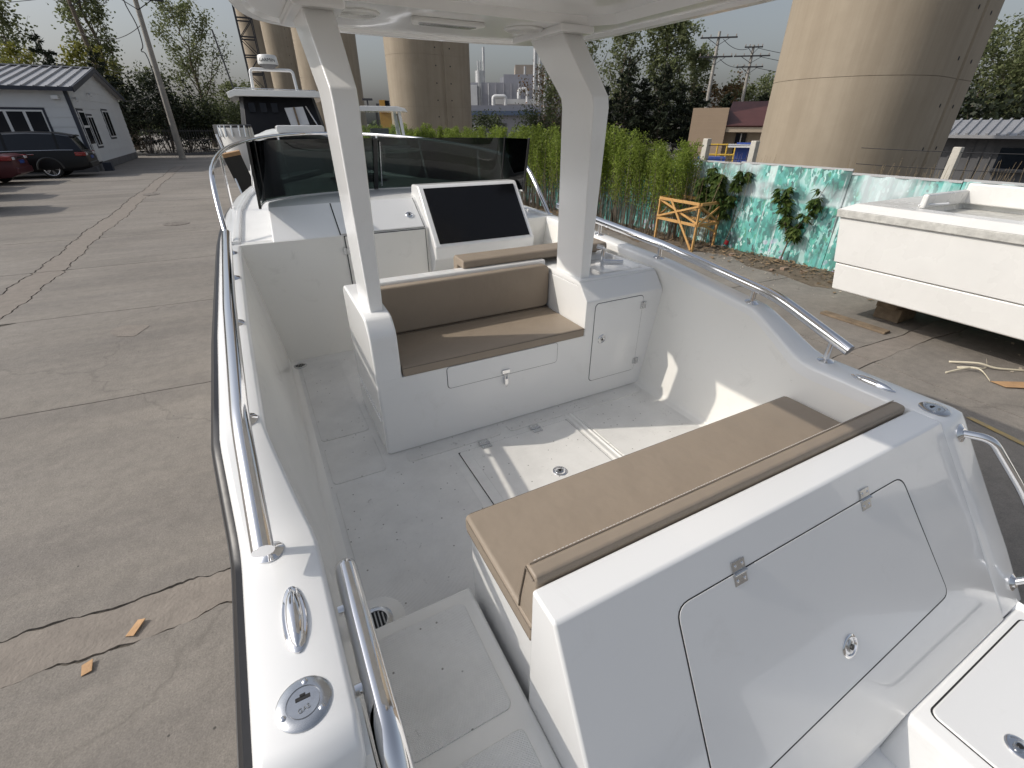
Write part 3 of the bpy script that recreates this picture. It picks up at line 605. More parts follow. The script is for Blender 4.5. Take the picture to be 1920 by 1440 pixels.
# ================================================================ the yard
import numpy as np
def concrete_yard():
    m = bpy.data.materials.new('yard_concrete'); m.use_nodes = True; MATS['yard_concrete'] = m
    t = m.node_tree; N = t.nodes; L = t.links; b = N['Principled BSDF']; b.inputs['Roughness'].default_value = .8; b.inputs['Specular IOR Level'].default_value = .3
    geo = N.new('ShaderNodeNewGeometry'); P = geo.outputs['Position']
    def noise(scale, detail=6, rough=.6, dist=0., vec=P):
        n = N.new('ShaderNodeTexNoise'); n.inputs['Scale'].default_value = scale; n.inputs['Detail'].default_value = detail; n.inputs['Roughness'].default_value = rough; n.inputs['Distortion'].default_value = dist
        L.new(vec, n.inputs['Vector']); return n.outputs['Fac']
    def ramp(fac, stops):
        r = N.new('ShaderNodeValToRGB'); e = r.color_ramp.elements
        while len(e) < len(stops): e.new(.5)
        for q, (p, c) in zip(e, stops): q.position = p; q.color = (*c, 1)
        L.new(fac, r.inputs[0]); return r.outputs[0]
    def mix(a, bb, fac, mode='MIX'):
        n = N.new('ShaderNodeMixRGB'); n.blend_type = mode
        for i, v in ((0, fac), (1, a), (2, bb)):
            if isinstance(v, (int, float)): n.inputs[i].default_value = v
            elif isinstance(v, tuple): n.inputs[i].default_value = (*v, 1)
            else: L.new(v, n.inputs[i])
        return n.outputs[0]
    base = ramp(noise(.35, 8, .62), [(.30, (.208, .190, .170)), (.5, (.250, .229, .205)), (.72, (.286, .263, .238))])
    streak_map = N.new('ShaderNodeMapping'); streak_map.inputs['Rotation'].default_value = (0, 0, radians(38)); streak_map.inputs['Scale'].default_value = (.25, 2.2, 1); L.new(P, streak_map.inputs['Vector'])
    streak = ramp(noise(.9, 7, .65, 0, streak_map.outputs[0]), [(.36, (.72, .72, .735)), (.62, (1.10, 1.09, 1.06))])
    c = mix(base, streak, .55, 'MULTIPLY')
    fine = ramp(noise(9, 10, .8), [(.30, (.74, .735, .73)), (.68, (1.16, 1.155, 1.14))]); c = mix(c, fine, .8, 'MULTIPLY')
    grit = ramp(noise(120, 3, .7), [(.3, (.72, .72, .72)), (.7, (1.2, 1.2, 1.2))]); c = mix(c, grit, .7, 'MULTIPLY')
    st = ramp(noise(1.7, 5, .7, .6), [(.62, (0, 0, 0)), (.74, (1, 1, 1))]); c = mix(c, (.17, .155, .14), mix((0, 0, 0), st, .5))
    v = N.new('ShaderNodeTexVoronoi'); v.inputs['Scale'].default_value = 5.5; L.new(P, v.inputs['Vector'])
    sp = ramp(v.outputs['Distance'], [(.025, (1, 1, 1)), (.04, (0, 0, 0))]); c = mix(c, (.07, .065, .06), sp)
    # hairline cracks
    vc = N.new('ShaderNodeTexVoronoi'); vc.feature = 'DISTANCE_TO_EDGE'; vc.inputs['Scale'].default_value = .22
    wv = N.new('ShaderNodeVectorMath'); wv.operation = 'ADD'; nz = N.new('ShaderNodeTexNoise'); nz.inputs['Scale'].default_value = 1.3; nz.inputs['Detail'].default_value = 6; L.new(P, nz.inputs['Vector'])
    L.new(P, wv.inputs[0]); L.new(nz.outputs['Color'], wv.inputs[1]); L.new(wv.outputs[0], vc.inputs['Vector'])
    ck = ramp(vc.outputs['Distance'], [(.0006, (1, 1, 1)), (.0016, (0, 0, 0))]); c = mix(c, (.09, .08, .07), mix((0, 0, 0), ck, .30))
    L.new(c, b.inputs['Base Color'])
    bp = N.new('ShaderNodeBump'); bp.inputs['Strength'].default_value = .6; bp.inputs['Distance'].default_value = .008; L.new(noise(35, 8, .7), bp.inputs['Height']); L.new(bp.outputs[0], b.inputs['Normal'])
    return m
concrete_yard()
principled('joint_dirt', (.115, .10, .082), .95, var=.3, vscale=20, bump=.6, bscale=60)
principled('patch_concrete', (.232, .204, .176), .92, var=.12, vscale=9, bump=.5, bscale=50)
ground = mesh_obj('ground', [(-700, -300, -.014), (700, -300, -.014), (700, 1500, -.014), (-700, 1500, -.014)], [(0, 1, 2, 3)], 'yard_concrete')
tag(ground, kind='structure')
jo = mesh_obj('joint_bed', [(-12, -4, -.010), (8.2, -4, -.010), (6.2, 20, -.010), (-12, 34, -.010)], [(0, 1, 2, 3)], 'joint_dirt', ground)
rnd = random.Random(4)
# joints between the slabs: rows across the boat, columns along it; two of the rows are ragged cracks with a patch between them
ROWS = [(-4.0, 0, .004), (1.0-1.9, 0, .004), (1.955, .05, .006), (2.21, .05, .006), (4.62, .012, .006), (7.27, .012, .006), (10.0, .01, .006), (12.8, .01, .006), (15.6, .01, .007), (18.5, .01, .007), (22, .01, .008), (26, .01, .008), (30, .01, .01), (34, .01, .01)]
COLS = [(-12, 0, .005), (-7.6, .01, .008), (-3.42, .035, .012), (-3.02, .035, .010), (1.1, .01, .005), (5.2, .01, .006), (9.4, 0, .005)]
_tab = [rnd.uniform(-1, 1) for _ in range(4096)]
def vn(x, s): i = math.floor(x); f = x-i; a = _tab[(i*7+s*131) % 4096]; b = _tab[((i+1)*7+s*131) % 4096]; f = f*f*(3-2*f); return a+(b-a)*f
def row_y(k, x):
    y, j, g = ROWS[k]
    if j > .03: return y + .03*(x+.5)*-1*(-1) * .06 + j*(.55*vn(x*2.6, k)+.30*vn(x*8, k+5)+.16*vn(x*24, k+9)+.10*vn(x*60, k+12))
    return y + j*(sin(x*1.3+k)+.4*sin(x*5.1)) + .05*(x+.8)*-.9 * (1 if 3 < y < 9 else .3)
def col_x(k, y):
    x, j, g = COLS[k]; return x + j*(sin(y*1.1+k)+.6*sin(y*4.3+k)+.4*sin(y*13+2*k)+.25*sin(y*31+k))
for ri in range(len(ROWS)-1):
    for ci in range(len(COLS)-1):
        g0, g1 = ROWS[ri][2], ROWS[ri+1][2]; h0, h1 = COLS[ci][2], COLS[ci+1][2]
        fine_ = ROWS[ri][1] > .03 or ROWS[ri+1][1] > .03
        nx = 260 if fine_ and ci in (1, 3) else 24; ny = 4 if ROWS[ri+1][0]-ROWS[ri][0] < .5 else (90 if ci in (1, 2, 3) else 22)
        pts = []
        xa, xb = COLS[ci][0], COLS[ci+1][0]; ya, yb = ROWS[ri][0], ROWS[ri+1][0]
        for i in range(nx): x = xa+(xb-xa)*i/nx; pts.append((max(x, xa+h0), row_y(ri, x)+(g0 if ROWS[ri][1] < .03 else max(.0005, g0*(.7+1.3*vn(x*9, 40+ri)+.5*vn(x*40, 50+ri))))))
        for i in range(ny): y = ya+(yb-ya)*i/ny; pts.append((col_x(ci+1, y)-h1, min(max(y, row_y(ri, xb)+g0), row_y(ri+1, xb)-g1)))
        for i in range(nx): x = xb+(xa-xb)*i/nx; pts.append((min(x, xb-h1), row_y(ri+1, x)-(g1 if ROWS[ri+1][1] < .03 else max(.0005, g1*(.6+1.0*vn(x*11, 60+ri)+.4*vn(x*45, 70+ri))))))
        for i in range(ny): y = yb+(ya-yb)*i/ny; pts.append((col_x(ci, y)+h0, min(max(y, row_y(ri, xa)+g0), row_y(ri+1, xa)-g1)))
        z = rnd.uniform(-.0012, .0012)
        n = len(pts); mt = 'patch_concrete' if (ri == 2 or ci == 2) else 'yard_concrete'
        V = [(x, y, z) for x, y in pts]+[(x, y, -.012) for x, y in pts]
        mesh_obj('slab', V, [tuple(range(n))]+[(i, n+i, n+(i+1) % n, (i+1) % n) for i in range(n)], mt, ground, smooth=False)
# a strip of soil and litter at the foot of the fence
def fence_x(y): return 7.96 - .0816*(y-4.87)
principled('soil', (.135, .105, .075), .95, var=.35, vscale=7, bump=.8, bscale=30)
V = []; F = []; K = 60; ysn = [-4+36*i/K for i in range(K+1)]; Mw = 6
for i, y in enumerate(ysn):
    for j in range(Mw+1):
        t = j/Mw; w = .75+.22*sin(y*1.9)+.15*sin(y*5.3+1)
        V.append((fence_x(y)+.05-w*t, y, .002+.05*(1-t)**.7*(.6+.4*sin(y*4.1+j)) if j < Mw else .0015))
for i in range(K):
    for j in range(Mw):
        a = i*(Mw+1)+j; F.append((a, a+1, a+Mw+2, a+Mw+1))
soil = mesh_obj('soil_strip', V, F, 'soil'); tag(soil, kind='structure')
principled('dry_leaf', (.22, .15, .085), .8, var=.5, vscale=.9, detail=2)
principled('pale_litter', (.46, .40, .32), .8, var=.4, vscale=1.1, detail=2)
def scatter_litter(name, n, fn, mat, smin, smax, label):
    V = []; F = []; r = random.Random(name)
    for i in range(n):
        x, y, z = fn(r); s = r.uniform(smin, smax); a = r.uniform(0, 6.3); e = s*r.uniform(.35, .7); k = len(V)
        for u, v in ((-s, 0), (0, -e), (s, 0), (0, e)):
            V.append((x+u*cos(a)-v*sin(a), y+u*sin(a)+v*cos(a), z+r.uniform(.002, .022)*(1 if s > .02 else .4)))
        F.append((k, k+1, k+2, k+3))
    o = mesh_obj(name, V, F, mat, smooth=False, fix=False); tag(o, label, 'litter', kind='stuff'); return o
scatter_litter('dry_leaves', 2600, lambda r: ((lambda y, t: (fence_x(y)-.02-.8*t, y, .012+.04*(1-t)))(r.uniform(3.0, 16), abs(r.gauss(0, .42)))), 'dry_leaf', .012, .05, 'dry brown leaves and twigs littered along the foot of the mural fence')
scatter_litter('pale_crumbs', 420, lambda r: ((lambda y, t: (fence_x(y)-.1-2.2*t, y, .003))(r.uniform(.8, 9), abs(r.gauss(0, .4)))), 'pale_litter', .006, .024, 'pale crumbs and chips strewn over the concrete beside the fence')
# worn yellow line
principled('worn_yellow', (.52, .36, .10), .85, col2=(.30, .26, .20), vscale=9)
yl = mesh_obj('painted_line', [(4.62, .35, .0052), (4.68, .34, .0052), (4.83, 1.02, .0052), (4.78, 1.04, .0052)], [(0, 1, 2, 3)], 'worn_yellow'); tag(yl, kind='structure')
# drain cover plates in the yard
principled('rusty_iron', (.17, .15, .13), .8, var=.4, vscale=12)
for i, (x, y, sx, sy) in enumerate(((-1.75, 13.9, .28, .26), (-3.0, 20.5, .24, .35), (-1.62, 6.45, .17, .22))):
    if i == 2:
        o = mesh_obj('oil_stain', [(x+sx*(1+.2*sin(3*a))*cos(a), y+sy*(1+.25*cos(2*a+1))*sin(a), .0042) for a in [2*pi*k/26 for k in range(26)]], [tuple(range(26))], 'patch_concrete', ground)
    else:
        o = ext('manhole_cover', [(x+sx*cos(2*pi*k/24), y+sy*sin(2*pi*k/24)) for k in range(24)], 'z', -.002, .010, 'rusty_iron', None, .003)
        tag(o, ['rusty round cover in the yard nearest the boat bow', 'rusty oval cover in the yard further from the boat'][i], 'cover')
# cardboard scraps on the concrete beside the boat
principled('cardboard', (.44, .27, .14), .85, var=.12, vscale=14, bump=.2, bscale=80)
for Q, lab in (([(-0.998, 1.986), (-0.962, 1.967), (-0.923, 2.04), (-0.959, 2.059)], 'tan cardboard scrap nearest the hull, on the patch between two cracks'), ([(-1.136, 1.856), (-1.098, 1.861), (-1.102, 1.917), (-1.145, 1.913)], 'small tan cardboard scrap below the lower crack, further from the hull')):
    V = [(x, y, .006+.006*(i % 3)) for i, (x, y) in enumerate(Q)]
    V = [(p[0], p[1], p[2]-.003) for p in V] + V
    o = mesh_obj('cardboard_scrap', V, BOXF, 'cardboard'); tag(o, lab, 'cardboard', 'cardboard scraps on the concrete')
# ================================================================ foliage
def leaf_material(name, c1, c2, c3, trans=.35, rough=.55):
    m = bpy.data.materials.new(name); m.use_nodes = True; t = m.node_tree; N = t.nodes; L = t.links; N.clear()
    out = N.new('ShaderNodeOutputMaterial'); d = N.new('ShaderNodeBsdfPrincipled'); d.inputs['Roughness'].default_value = rough; d.inputs['Specular IOR Level'].default_value = .25
    tr = N.new('ShaderNodeBsdfTranslucent'); mx = N.new('ShaderNodeMixShader'); mx.inputs[0].default_value = trans
    g = N.new('ShaderNodeNewGeometry'); r = N.new('ShaderNodeValToRGB'); e = r.color_ramp.elements; e.new(.5)
    for q, p, c in zip(e, (0, .5, 1), (c1, c2, c3)): q.position = p; q.color = (*c, 1)
    L.new(g.outputs['Random Per Island'], r.inputs[0])
    n = N.new('ShaderNodeTexNoise'); n.inputs['Scale'].default_value = .9; n.inputs['Detail'].default_value = 3; L.new(g.outputs['Position'], n.inputs['Vector'])
    mr = N.new('ShaderNodeMapRange'); mr.inputs[1].default_value = .3; mr.inputs[2].default_value = .7; mr.inputs[3].default_value = .75; mr.inputs[4].default_value = 1.2; L.new(n.outputs['Fac'], mr.inputs[0])
    mu = N.new('ShaderNodeVectorMath'); mu.operation = 'SCALE'; L.new(r.outputs[0], mu.inputs[0]); L.new(mr.outputs[0], mu.inputs['Scale'])
    L.new(mu.outputs[0], d.inputs['Base Color']); L.new(mu.outputs[0], tr.inputs[0])
    L.new(d.outputs[0], mx.inputs[1]); L.new(tr.outputs[0], mx.inputs[2]); L.new(mx.outputs[0], out.inputs[0]); MATS[name] = m
leaf_material('leaf_grey_green', (.10, .125, .05), (.155, .18, .08), (.23, .25, .13), .42)
leaf_material('leaf_yellow_green', (.13, .15, .03), (.20, .20, .045), (.27, .25, .06), .45)
leaf_material('leaf_dark', (.012, .018, .010), (.02, .028, .014), (.032, .040, .02), .12)
leaf_material('leaf_bush', (.045, .06, .026), (.075, .095, .042), (.115, .135, .06), .3)
leaf_material('leaf_hedge', (.13, .19, .03), (.22, .29, .05), (.34, .41, .085), .5)
leaf_material('leaf_peach', (.04, .075, .016), (.075, .12, .028), (.14, .18, .045), .35)
leaf_material('leaf_autumn', (.14, .11, .05), (.17, .13, .06), (.22, .10, .05), .3)
principled('bark', (.14, .115, .09), .9, var=.3, vscale=12, bump=.7, bscale=40)
principled('bark_pale', (.24, .21, .17), .9, var=.3, vscale=10, bump=.5, bscale=40)
def leaf_quads(pts, size, r, flat=.5, aspect=.55, droop=0.):
    """pts: (n,3) array -> vertices and faces of small folded leaves."""
    n = len(pts); g = np.random.default_rng(r)
    a = g.uniform(0, 2*pi, n); el = g.normal(0, flat, n) - droop
    d = np.stack([np.cos(a)*np.cos(el), np.sin(a)*np.cos(el), np.sin(el)], 1)
    o = g.normal(size=(n, 3)); s = np.cross(d, o); s /= np.linalg.norm(s, axis=1)[:, None]+1e-9
    L_ = size*g.uniform(.6, 1.35, n)[:, None]
    v = np.empty((n, 4, 3)); v[:, 0] = pts-d*L_*.5; v[:, 1] = pts+s*L_*aspect*.5; v[:, 2] = pts+d*L_*.5; v[:, 3] = pts-s*L_*aspect*.5
    f = np.arange(4*n).reshape(n, 4)
    return v.reshape(-1, 3), f
def fast_mesh(name, V, F, mat, parent=None):
    me = bpy.data.meshes.new(name); me.from_pydata(V.tolist() if hasattr(V, 'tolist') else V, [], F.tolist() if hasattr(F, 'tolist') else F); me.materials.append(MATS[mat])
    o = bpy.data.objects.new(name, me); COL.objects.link(o); o.parent = parent; return o
def broadleaf(name, loc, H, R, seed, label, mat='leaf_grey_green', leaf=.17, n=3200, steep=.9, base=.22, cat='tree', group=None, lean=(0, 0), bark='bark', top=.75, gaps=.16):
    """A tree with a tapered trunk, ascending limbs and twigs; leaves sit in clumps along the twigs."""
    r = random.Random(seed); T = empty(name, loc, 0, label, cat, group)
    tubes = []; tips = []
    tp = [Vector((lean[0]*t*t*H, lean[1]*t*t*H, H*.93*t)) + Vector((r.gauss(0, .012*H), r.gauss(0, .012*H), 0))*t for t in [i/9 for i in range(10)]]
    tubes.append(tube_data(tp, [max(.02, .021*H*(1-.93*i/9)) for i in range(10)], 8))
    def at(t): k = min(8, int(t*9)); u = t*9-k; return tp[k]*(1-u)+tp[k+1]*u
    nl = 24
    for i in range(nl):
        t = base+(1-base)*(i+.5)/nl*.97; a = i*2.4+r.uniform(-.4, .4); prof = math.sin(pi*min(1, max(.08, (t-base)/(1-base)*.82+.14)))**.7
        ln = R*prof*r.uniform(.7, 1.15); up = steep*r.uniform(.7, 1.3); p0 = at(t); d = Vector((cos(a), sin(a), up)).normalized()
        p1 = p0+d*ln*.55; p2 = p0+d*ln+Vector((0, 0, ln*.18*steep))
        rr = max(.012, .009*H*(1-t)*1.1); tubes.append(tube_data([p0, p1, p2], [rr, rr*.6, rr*.25], 5))
        for q in range(5):
            u = r.uniform(.35, 1); b0 = p0+(p2-p0)*u; dd = (d+Vector((r.gauss(0, .6), r.gauss(0, .6), r.gauss(.1, .4)))).normalized(); l2 = ln*r.uniform(.22, .45)+.15
            b1 = b0+dd*l2; tubes.append(tube_data([b0, b1], [rr*.35, rr*.12], 4)); tips.append((b0, b1, l2))
        tips.append((p1, p2, ln*.5))
    V, F = join_data(tubes); tr_ = mesh_obj('trunk', V, F, bark, T, angle=60)
    g = np.random.default_rng(seed); n = int(n*1.55); idx = g.integers(0, len(tips), n); w = np.array([1 if r.random() > gaps else .08 for _ in tips]); keep = g.random(n) < w[idx]; idx = idx[keep]
    A = np.array([tuple(t[0]) for t in tips]); B = np.array([tuple(t[1]) for t in tips]); S = np.array([t[2] for t in tips])
    u = g.uniform(.1, 1.08, len(idx))[:, None]; P = A[idx]*(1-u)+B[idx]*u + g.normal(size=(len(idx), 3))*(S[idx]*.20+.07)[:, None]
    Vn, Fn = leaf_quads(P, leaf*1.12, seed, .5, .7); fast_mesh('crown', Vn, Fn, mat, T); return T
def conifer(name, loc, H, R, seed, label, mat='leaf_dark', n=2600, leaf=.32, cat='tree', group=None, lean=(0, 0)):
    r = random.Random(seed); g = np.random.default_rng(seed); T = empty(name, loc, 0, label, cat, group)
    tp = [Vector((lean[0]*t*t*H, lean[1]*t*t*H, H*t)) for t in [i/6 for i in range(7)]]
    tubes = [tube_data(tp, [max(.02, .018*H*(1-.95*i/6)) for i in range(7)], 8)]; P = []
    nl = int(26+H*2)
    for i in range(nl):
        t = .06+.92*(i+.5)/nl; a = i*2.399+r.uniform(-.3, .3); ln = R*(1-t)**.8*r.uniform(.6, 1.25)+.15; k = min(5, int(t*6)); u = t*6-k; p0 = tp[k]*(1-u)+tp[k+1]*u
        p1 = p0+Vector((cos(a)*ln, sin(a)*ln, ln*r.uniform(-.05, .55))); tubes.append(tube_data([p0, p1], [.012*H*(1-t)*.5+.008, .006], 4))
        m = max(6, int(n*ln/(R*nl*.6))); uu = g.uniform(.12, 1.05, m)[:, None]; P.append(np.array(tuple(p0))*(1-uu)+np.array(tuple(p1))*uu + g.normal(size=(m, 3))*np.array([.16, .16, .12])*(1.15-uu)*min(1.6, ln)+g.normal(size=(m, 3))*.05)
    V, F = join_data(tubes); mesh_obj('trunk', V, F, 'bark', T, angle=60)
    Vn, Fn = leaf_quads(np.concatenate(P), leaf, seed, .7, .3, -.25); fast_mesh('crown', Vn, Fn, mat, T); return T
def bush(name, loc, H, R, seed, label, mat='leaf_bush', n=1500, leaf=.14, cat='bush', group=None):
    r = random.Random(seed); g = np.random.default_rng(seed); T = empty(name, loc, 0, label, cat, group); tubes = []; C_ = []
    for i in range(16):
        a = r.uniform(0, 6.3); q = Vector((cos(a)*R*r.uniform(.1, .9), sin(a)*R*r.uniform(.1, .9), H*r.uniform(.35, .95))); tubes.append(tube_data([(q.x*.15, q.y*.15, 0), q*.6, q], [.03, .018, .006], 5)); C_.append((q, r.uniform(.22, .42)*min(R, H)))
    V, F = join_data(tubes); mesh_obj('stems', V, F, 'bark', T, angle=60)
    P = [np.array(tuple(c))+g.normal(size=(n//16, 3))*s*.6 for c, s in C_]; P = np.concatenate(P); P[:, 2] = np.abs(P[:, 2])+.03
    Vn, Fn = leaf_quads(P, leaf, seed, .6); fast_mesh('crown', Vn, Fn, mat, T); return T
def polar(az, d, z=0.): return (d*sin(radians(az)), d*cos(radians(az)), z)
# ================================================================ bridge piers on the right and behind
def pier_concrete():
    m = principled('pier_concrete', (.315, .262, .195), .85, col2=(.375, .315, .24), vscale=.9, detail=9, bump=.25, bscale=14)
    t = m.node_tree; N = t.nodes; L = t.links; b = N['Principled BSDF']; src = b.inputs['Base Color'].links[0].from_socket
    tc = N['Texture Coordinate']
    mp = N.new('ShaderNodeMapping'); mp.inputs['Scale'].default_value = (2.6, 2.6, .10); L.new(tc.outputs['Object'], mp.inputs['Vector'])
    n = N.new('ShaderNodeTexNoise'); n.inputs['Scale'].default_value = 1.6; n.inputs['Detail'].default_value = 8; n.inputs['Roughness'].default_value = .7; L.new(mp.outputs[0], n.inputs['Vector'])
    r = N.new('ShaderNodeValToRGB'); r.color_ramp.elements[0].position = .36; r.color_ramp.elements[1].position = .60; r.color_ramp.elements[0].color = (.70, .66, .60, 1); r.color_ramp.elements[1].color = (1.04, 1.03, 1.0, 1); L.new(n.outputs['Fac'], r.inputs[0])
    mx = N.new('ShaderNodeMixRGB'); mx.blend_type = 'MULTIPLY'; mx.inputs[0].default_value = .38; L.new(src, mx.inputs[1]); L.new(r.outputs[0], mx.inputs[2]); L.new(mx.outputs[0], b.inputs['Base Color'])
pier_concrete()
principled('pier_joint', (.26, .215, .165), .9)
def pier(loc, az, label, H=24., Lf=1.6, R=1.5, detail=True):
    """A bridge pier of stadium section, long axis at compass angle az; grooves in the flat faces, lift joints and tie holes."""
    T = empty('bridge_pier', loc, radians(90-az), label, 'bridge pier', 'bridge piers'); sec = []
    for k in range(25): a = -pi/2+pi*k/24; sec.append((Lf/2+R*cos(a), R*sin(a)))
    sec += [(.09, R), (.06, R-.05), (-.06, R-.05), (-.09, R)]
    for k in range(25): a = pi/2+pi*k/24; sec.append((-Lf/2+R*cos(a), R*sin(a)))
    sec += [(-.09, -R), (-.06, -R+.05), (.06, -R+.05), (.09, -R)]
    lev = [0]; z = .62
    while z < H-2.5: lev.append(z); z += 2.25
    for i in range(len(lev)):
        z0 = lev[i]+.0035; z1 = (lev[i+1] if i+1 < len(lev) else H)-.0035
        loft('shaft_lift', [[(x, y, z0) for x, y in sec], [(x, y, z1) for x, y in sec]], 'pier_concrete', T, angle=30)
    loft('shaft_core', [[(x*.985, y*.985, .01) for x, y in sec], [(x*.985, y*.985, H-.02) for x, y in sec]], 'pier_joint', T, angle=30)
    if detail:
        hd = []
        for k in range(1, min(9, len(lev))):
            for sx in (-.42, .42):
                for q in (.35, 1.1, 1.85): hd.append(xform(lathe_data([(.035, 0), (.035, .004), (.001, .004)], 10), (sx, -R-.0015, lev[k]-2.25+q+.7), (0, -1, 0)))
        V, F = join_data(hd); h = mesh_obj('tie_holes', V, F, 'dark_gap', T); h['kind'] = 'stuff'
    return T
PIER_AZ = 81
pier((12.35, 6.85, 0), PIER_AZ, 'huge tan concrete bridge pier rising behind the mural fence on the right')
pier((9.95, 28.3, 0), PIER_AZ, 'concrete bridge pier seen between the two hardtop posts')
pier((7.6, 44.6, 0), PIER_AZ, 'concrete bridge pier behind the left hardtop post')
pier((7.2, 65.6, 0), PIER_AZ, 'concrete bridge pier behind the radar dome of the dark boat')
pier((6.1, 88, 0), PIER_AZ, 'farthest concrete bridge pier, left of the radar dome', detail=False)
# steel stair tower beside the far piers
principled('dark_steel', (.05, .05, .055), .6, metal=.3)
st = empty('stair_tower', polar(3.0, 84), 0, 'dark steel lattice stair tower beside the farthest pier', 'tower')
for sx in (-1, 1):
    for sy in (-1, 1): bar('tower_leg', (sx*.9, sy*1.3, 0), (sx*.9, sy*1.3, 18), .13, .13, 'dark_steel', st)
for k in range(9):
    for sy in (-1, 1):
        bar('tower_brace', (-.9*(-1)**k, sy*1.3, 2*k), (.9*(-1)**k, sy*1.3, 2*k+2), .09, .09, 'dark_steel', st); bar('tower_landing', (-.95, sy*1.3, 2*k+2), (.95, sy*1.3, 2*k+2), .1, .16, 'dark_steel', st)

# ================================================================ white site office on the left
def siding(name, col, period, depth=.5, axis='Z', col2=None):
    m = principled(name, col, .5, var=.03, vscale=1.5)
    t = m.node_tree; N = t.nodes; L = t.links; b = N['Principled BSDF']; tc = N['Texture Coordinate']
    w = N.new('ShaderNodeTexWave'); w.wave_type = 'BANDS'; w.bands_direction = axis; w.wave_profile = 'SAW'; w.inputs['Scale'].default_value = .314/period; w.inputs['Distortion'].default_value = 0
    L.new(tc.outputs['Object'], w.inputs['Vector']); bp = N.new('ShaderNodeBump'); bp.inputs['Strength'].default_value = depth; bp.inputs['Distance'].default_value = .03; L.new(w.outputs['Fac'], bp.inputs['Height']); L.new(bp.outputs[0], b.inputs['Normal'])
    return m
principled('office_siding', (.64, .66, .68), .5, var=.03, vscale=1.5)
principled('trim_navy', (.030, .036, .055), .5, var=.1, vscale=3)
principled('plinth_grey', (.12, .12, .125), .85, var=.2, vscale=2)
principled('roof_sheet', (.36, .36, .37), .45, metal=.2, var=.08, vscale=1.2)
principled('frame_white', (.70, .71, .72), .4)
principled('window_dark', (.012, .015, .022), .10, spec=.35)
HX, HY0, HY1, HXL, EV, RG = -6.45, 31.6, 44.0, -19.0, 3.48, 4.62
off = empty('site_office', (0, 0, 0), 0, 'white sided site office with ribbed metal roof on the left', 'building'); HYM = (HY0+HY1)/2
ext('wall', [(HY0, .35), (HY0, EV), (HYM, RG), (HY1, EV), (HY1, .35)], 'x', HXL, HX, 'office_siding', off)
for k in range(9):                                  # lapped boards, one by one
    z0 = .36+.395*k; z1 = z0+.395
    if z1 < EV+.06: mesh_obj('siding_board', [(HXL, HY0-.024, z0), (HX-.10, HY0-.024, z0), (HX-.10, HY0-.005, z1), (HXL, HY0-.005, z1), (HXL, HY0+.01, z0), (HX-.10, HY0+.01, z0), (HX-.10, HY0+.01, z1), (HXL, HY0+.01, z1)], BOXF, 'office_siding', off, smooth=False)
for k in range(11):
    z0 = .36+.395*k; z1 = min(z0+.395, RG-.05); i0 = max(0, (z0-EV)/(RG-EV))*(HYM-HY0); i1 = max(0, (z1-EV)/(RG-EV))*(HYM-HY0)
    mesh_obj('siding_board', [(HX+.024, HY0+.16+i0, z0), (HX+.024, HY1-i0, z0), (HX+.005, HY1-i1-.01, z1), (HX+.005, HY0+.17+i1, z1), (HX-.01, HY0+.16+i0, z0), (HX-.01, HY1-i0, z0), (HX-.01, HY1-i1-.01, z1), (HX-.01, HY0+.17+i1, z1)], BOXF, 'office_siding', off, smooth=False)
box('plinth', (HXL-.03, HY0-.03, 0), (HX+.03, HY1+.03, .36), 'plinth_grey', off)
def roof_slab(name, y0, z0, y1, z1, x0, x1, th, mat, parent): return ext(name, [(y0, z0), (y1, z1), (y1, z1+th), (y0, z0+th)], 'x', x0, x1, mat, parent)
ov = .35; dz = (RG-EV)/(HYM-HY0)*ov
rf = roof_slab('roof', HY0-ov, EV-dz+.02, HYM, RG+.02, HXL-.3, HX+.35, .06, 'roof_sheet', off); roof_slab('roof_rear', HYM, RG+.02, HY1+ov, EV-dz+.02, HXL-.3, HX+.35, .06, 'roof_sheet', off)
for k in range(30):
    x = HX+.30-k*.42
    bar('roof_rib', (x, HY0-ov, EV-dz+.115), (x, HYM-.03, RG+.115), .07, .07, 'roof_sheet', rf)
bar('ridge_cap', (HXL-.3, HYM, RG+.12), (HX+.36, HYM, RG+.12), .5, .06, 'roof_sheet', rf)
for y0, z0, y1, z1 in ((HY0-ov, EV-dz, HYM, RG), (HYM, RG, HY1+ov, EV-dz)): bar('gable_trim', (HX+.37, y0, z0+.02), (HX+.37, y1, z1+.02), .05, .22, 'trim_navy', off)
bar('eave_trim', (HXL-.3, HY0-ov-.03, EV-dz+.03), (HX+.36, HY0-ov-.03, EV-dz+.03), .06, .16, 'trim_navy', off)
box('corner_trim', (HX-.10, HY0-.035, .36), (HX+.04, HY0+.16, EV), 'trim_navy', off)
def window(parent, plane, a0, a1, z0, z1, pos, name='window', panes=2, out=-1):
    """A framed window on a wall; plane 'y' spans x, plane 'x' spans y; out is the outward sign."""
    def bx_(n, a, b, c, d, p0, p1, mat, par):
        lo, hi = min(p0, p1), max(p0, p1)
        return box(n, (a, lo, c), (b, hi, d), mat, par) if plane == 'y' else box(n, (lo, a, c), (hi, b, d), mat, par)
    w = bx_(name, a0-.09, a1+.09, z0-.09, z1+.09, pos, pos+out*.03, 'trim_navy', parent)
    bx_('frame', a0, a1, z0, z1, pos+out*.031, pos+out*.055, 'frame_white', w); st_ = (a1-a0)/panes
    for k in range(panes): bx_('pane', a0+st_*k+.06, a0+st_*(k+1)-.05, z0+.07, z1-.07, pos+out*.056, pos+out*.062, 'window_dark', w)
    return w
window(off, 'y', -10.9, -9.75, 1.55, 2.62, HY0, panes=2); window(off, 'y', -9.55, -7.55, 1.55, 2.62, HY0, panes=3)
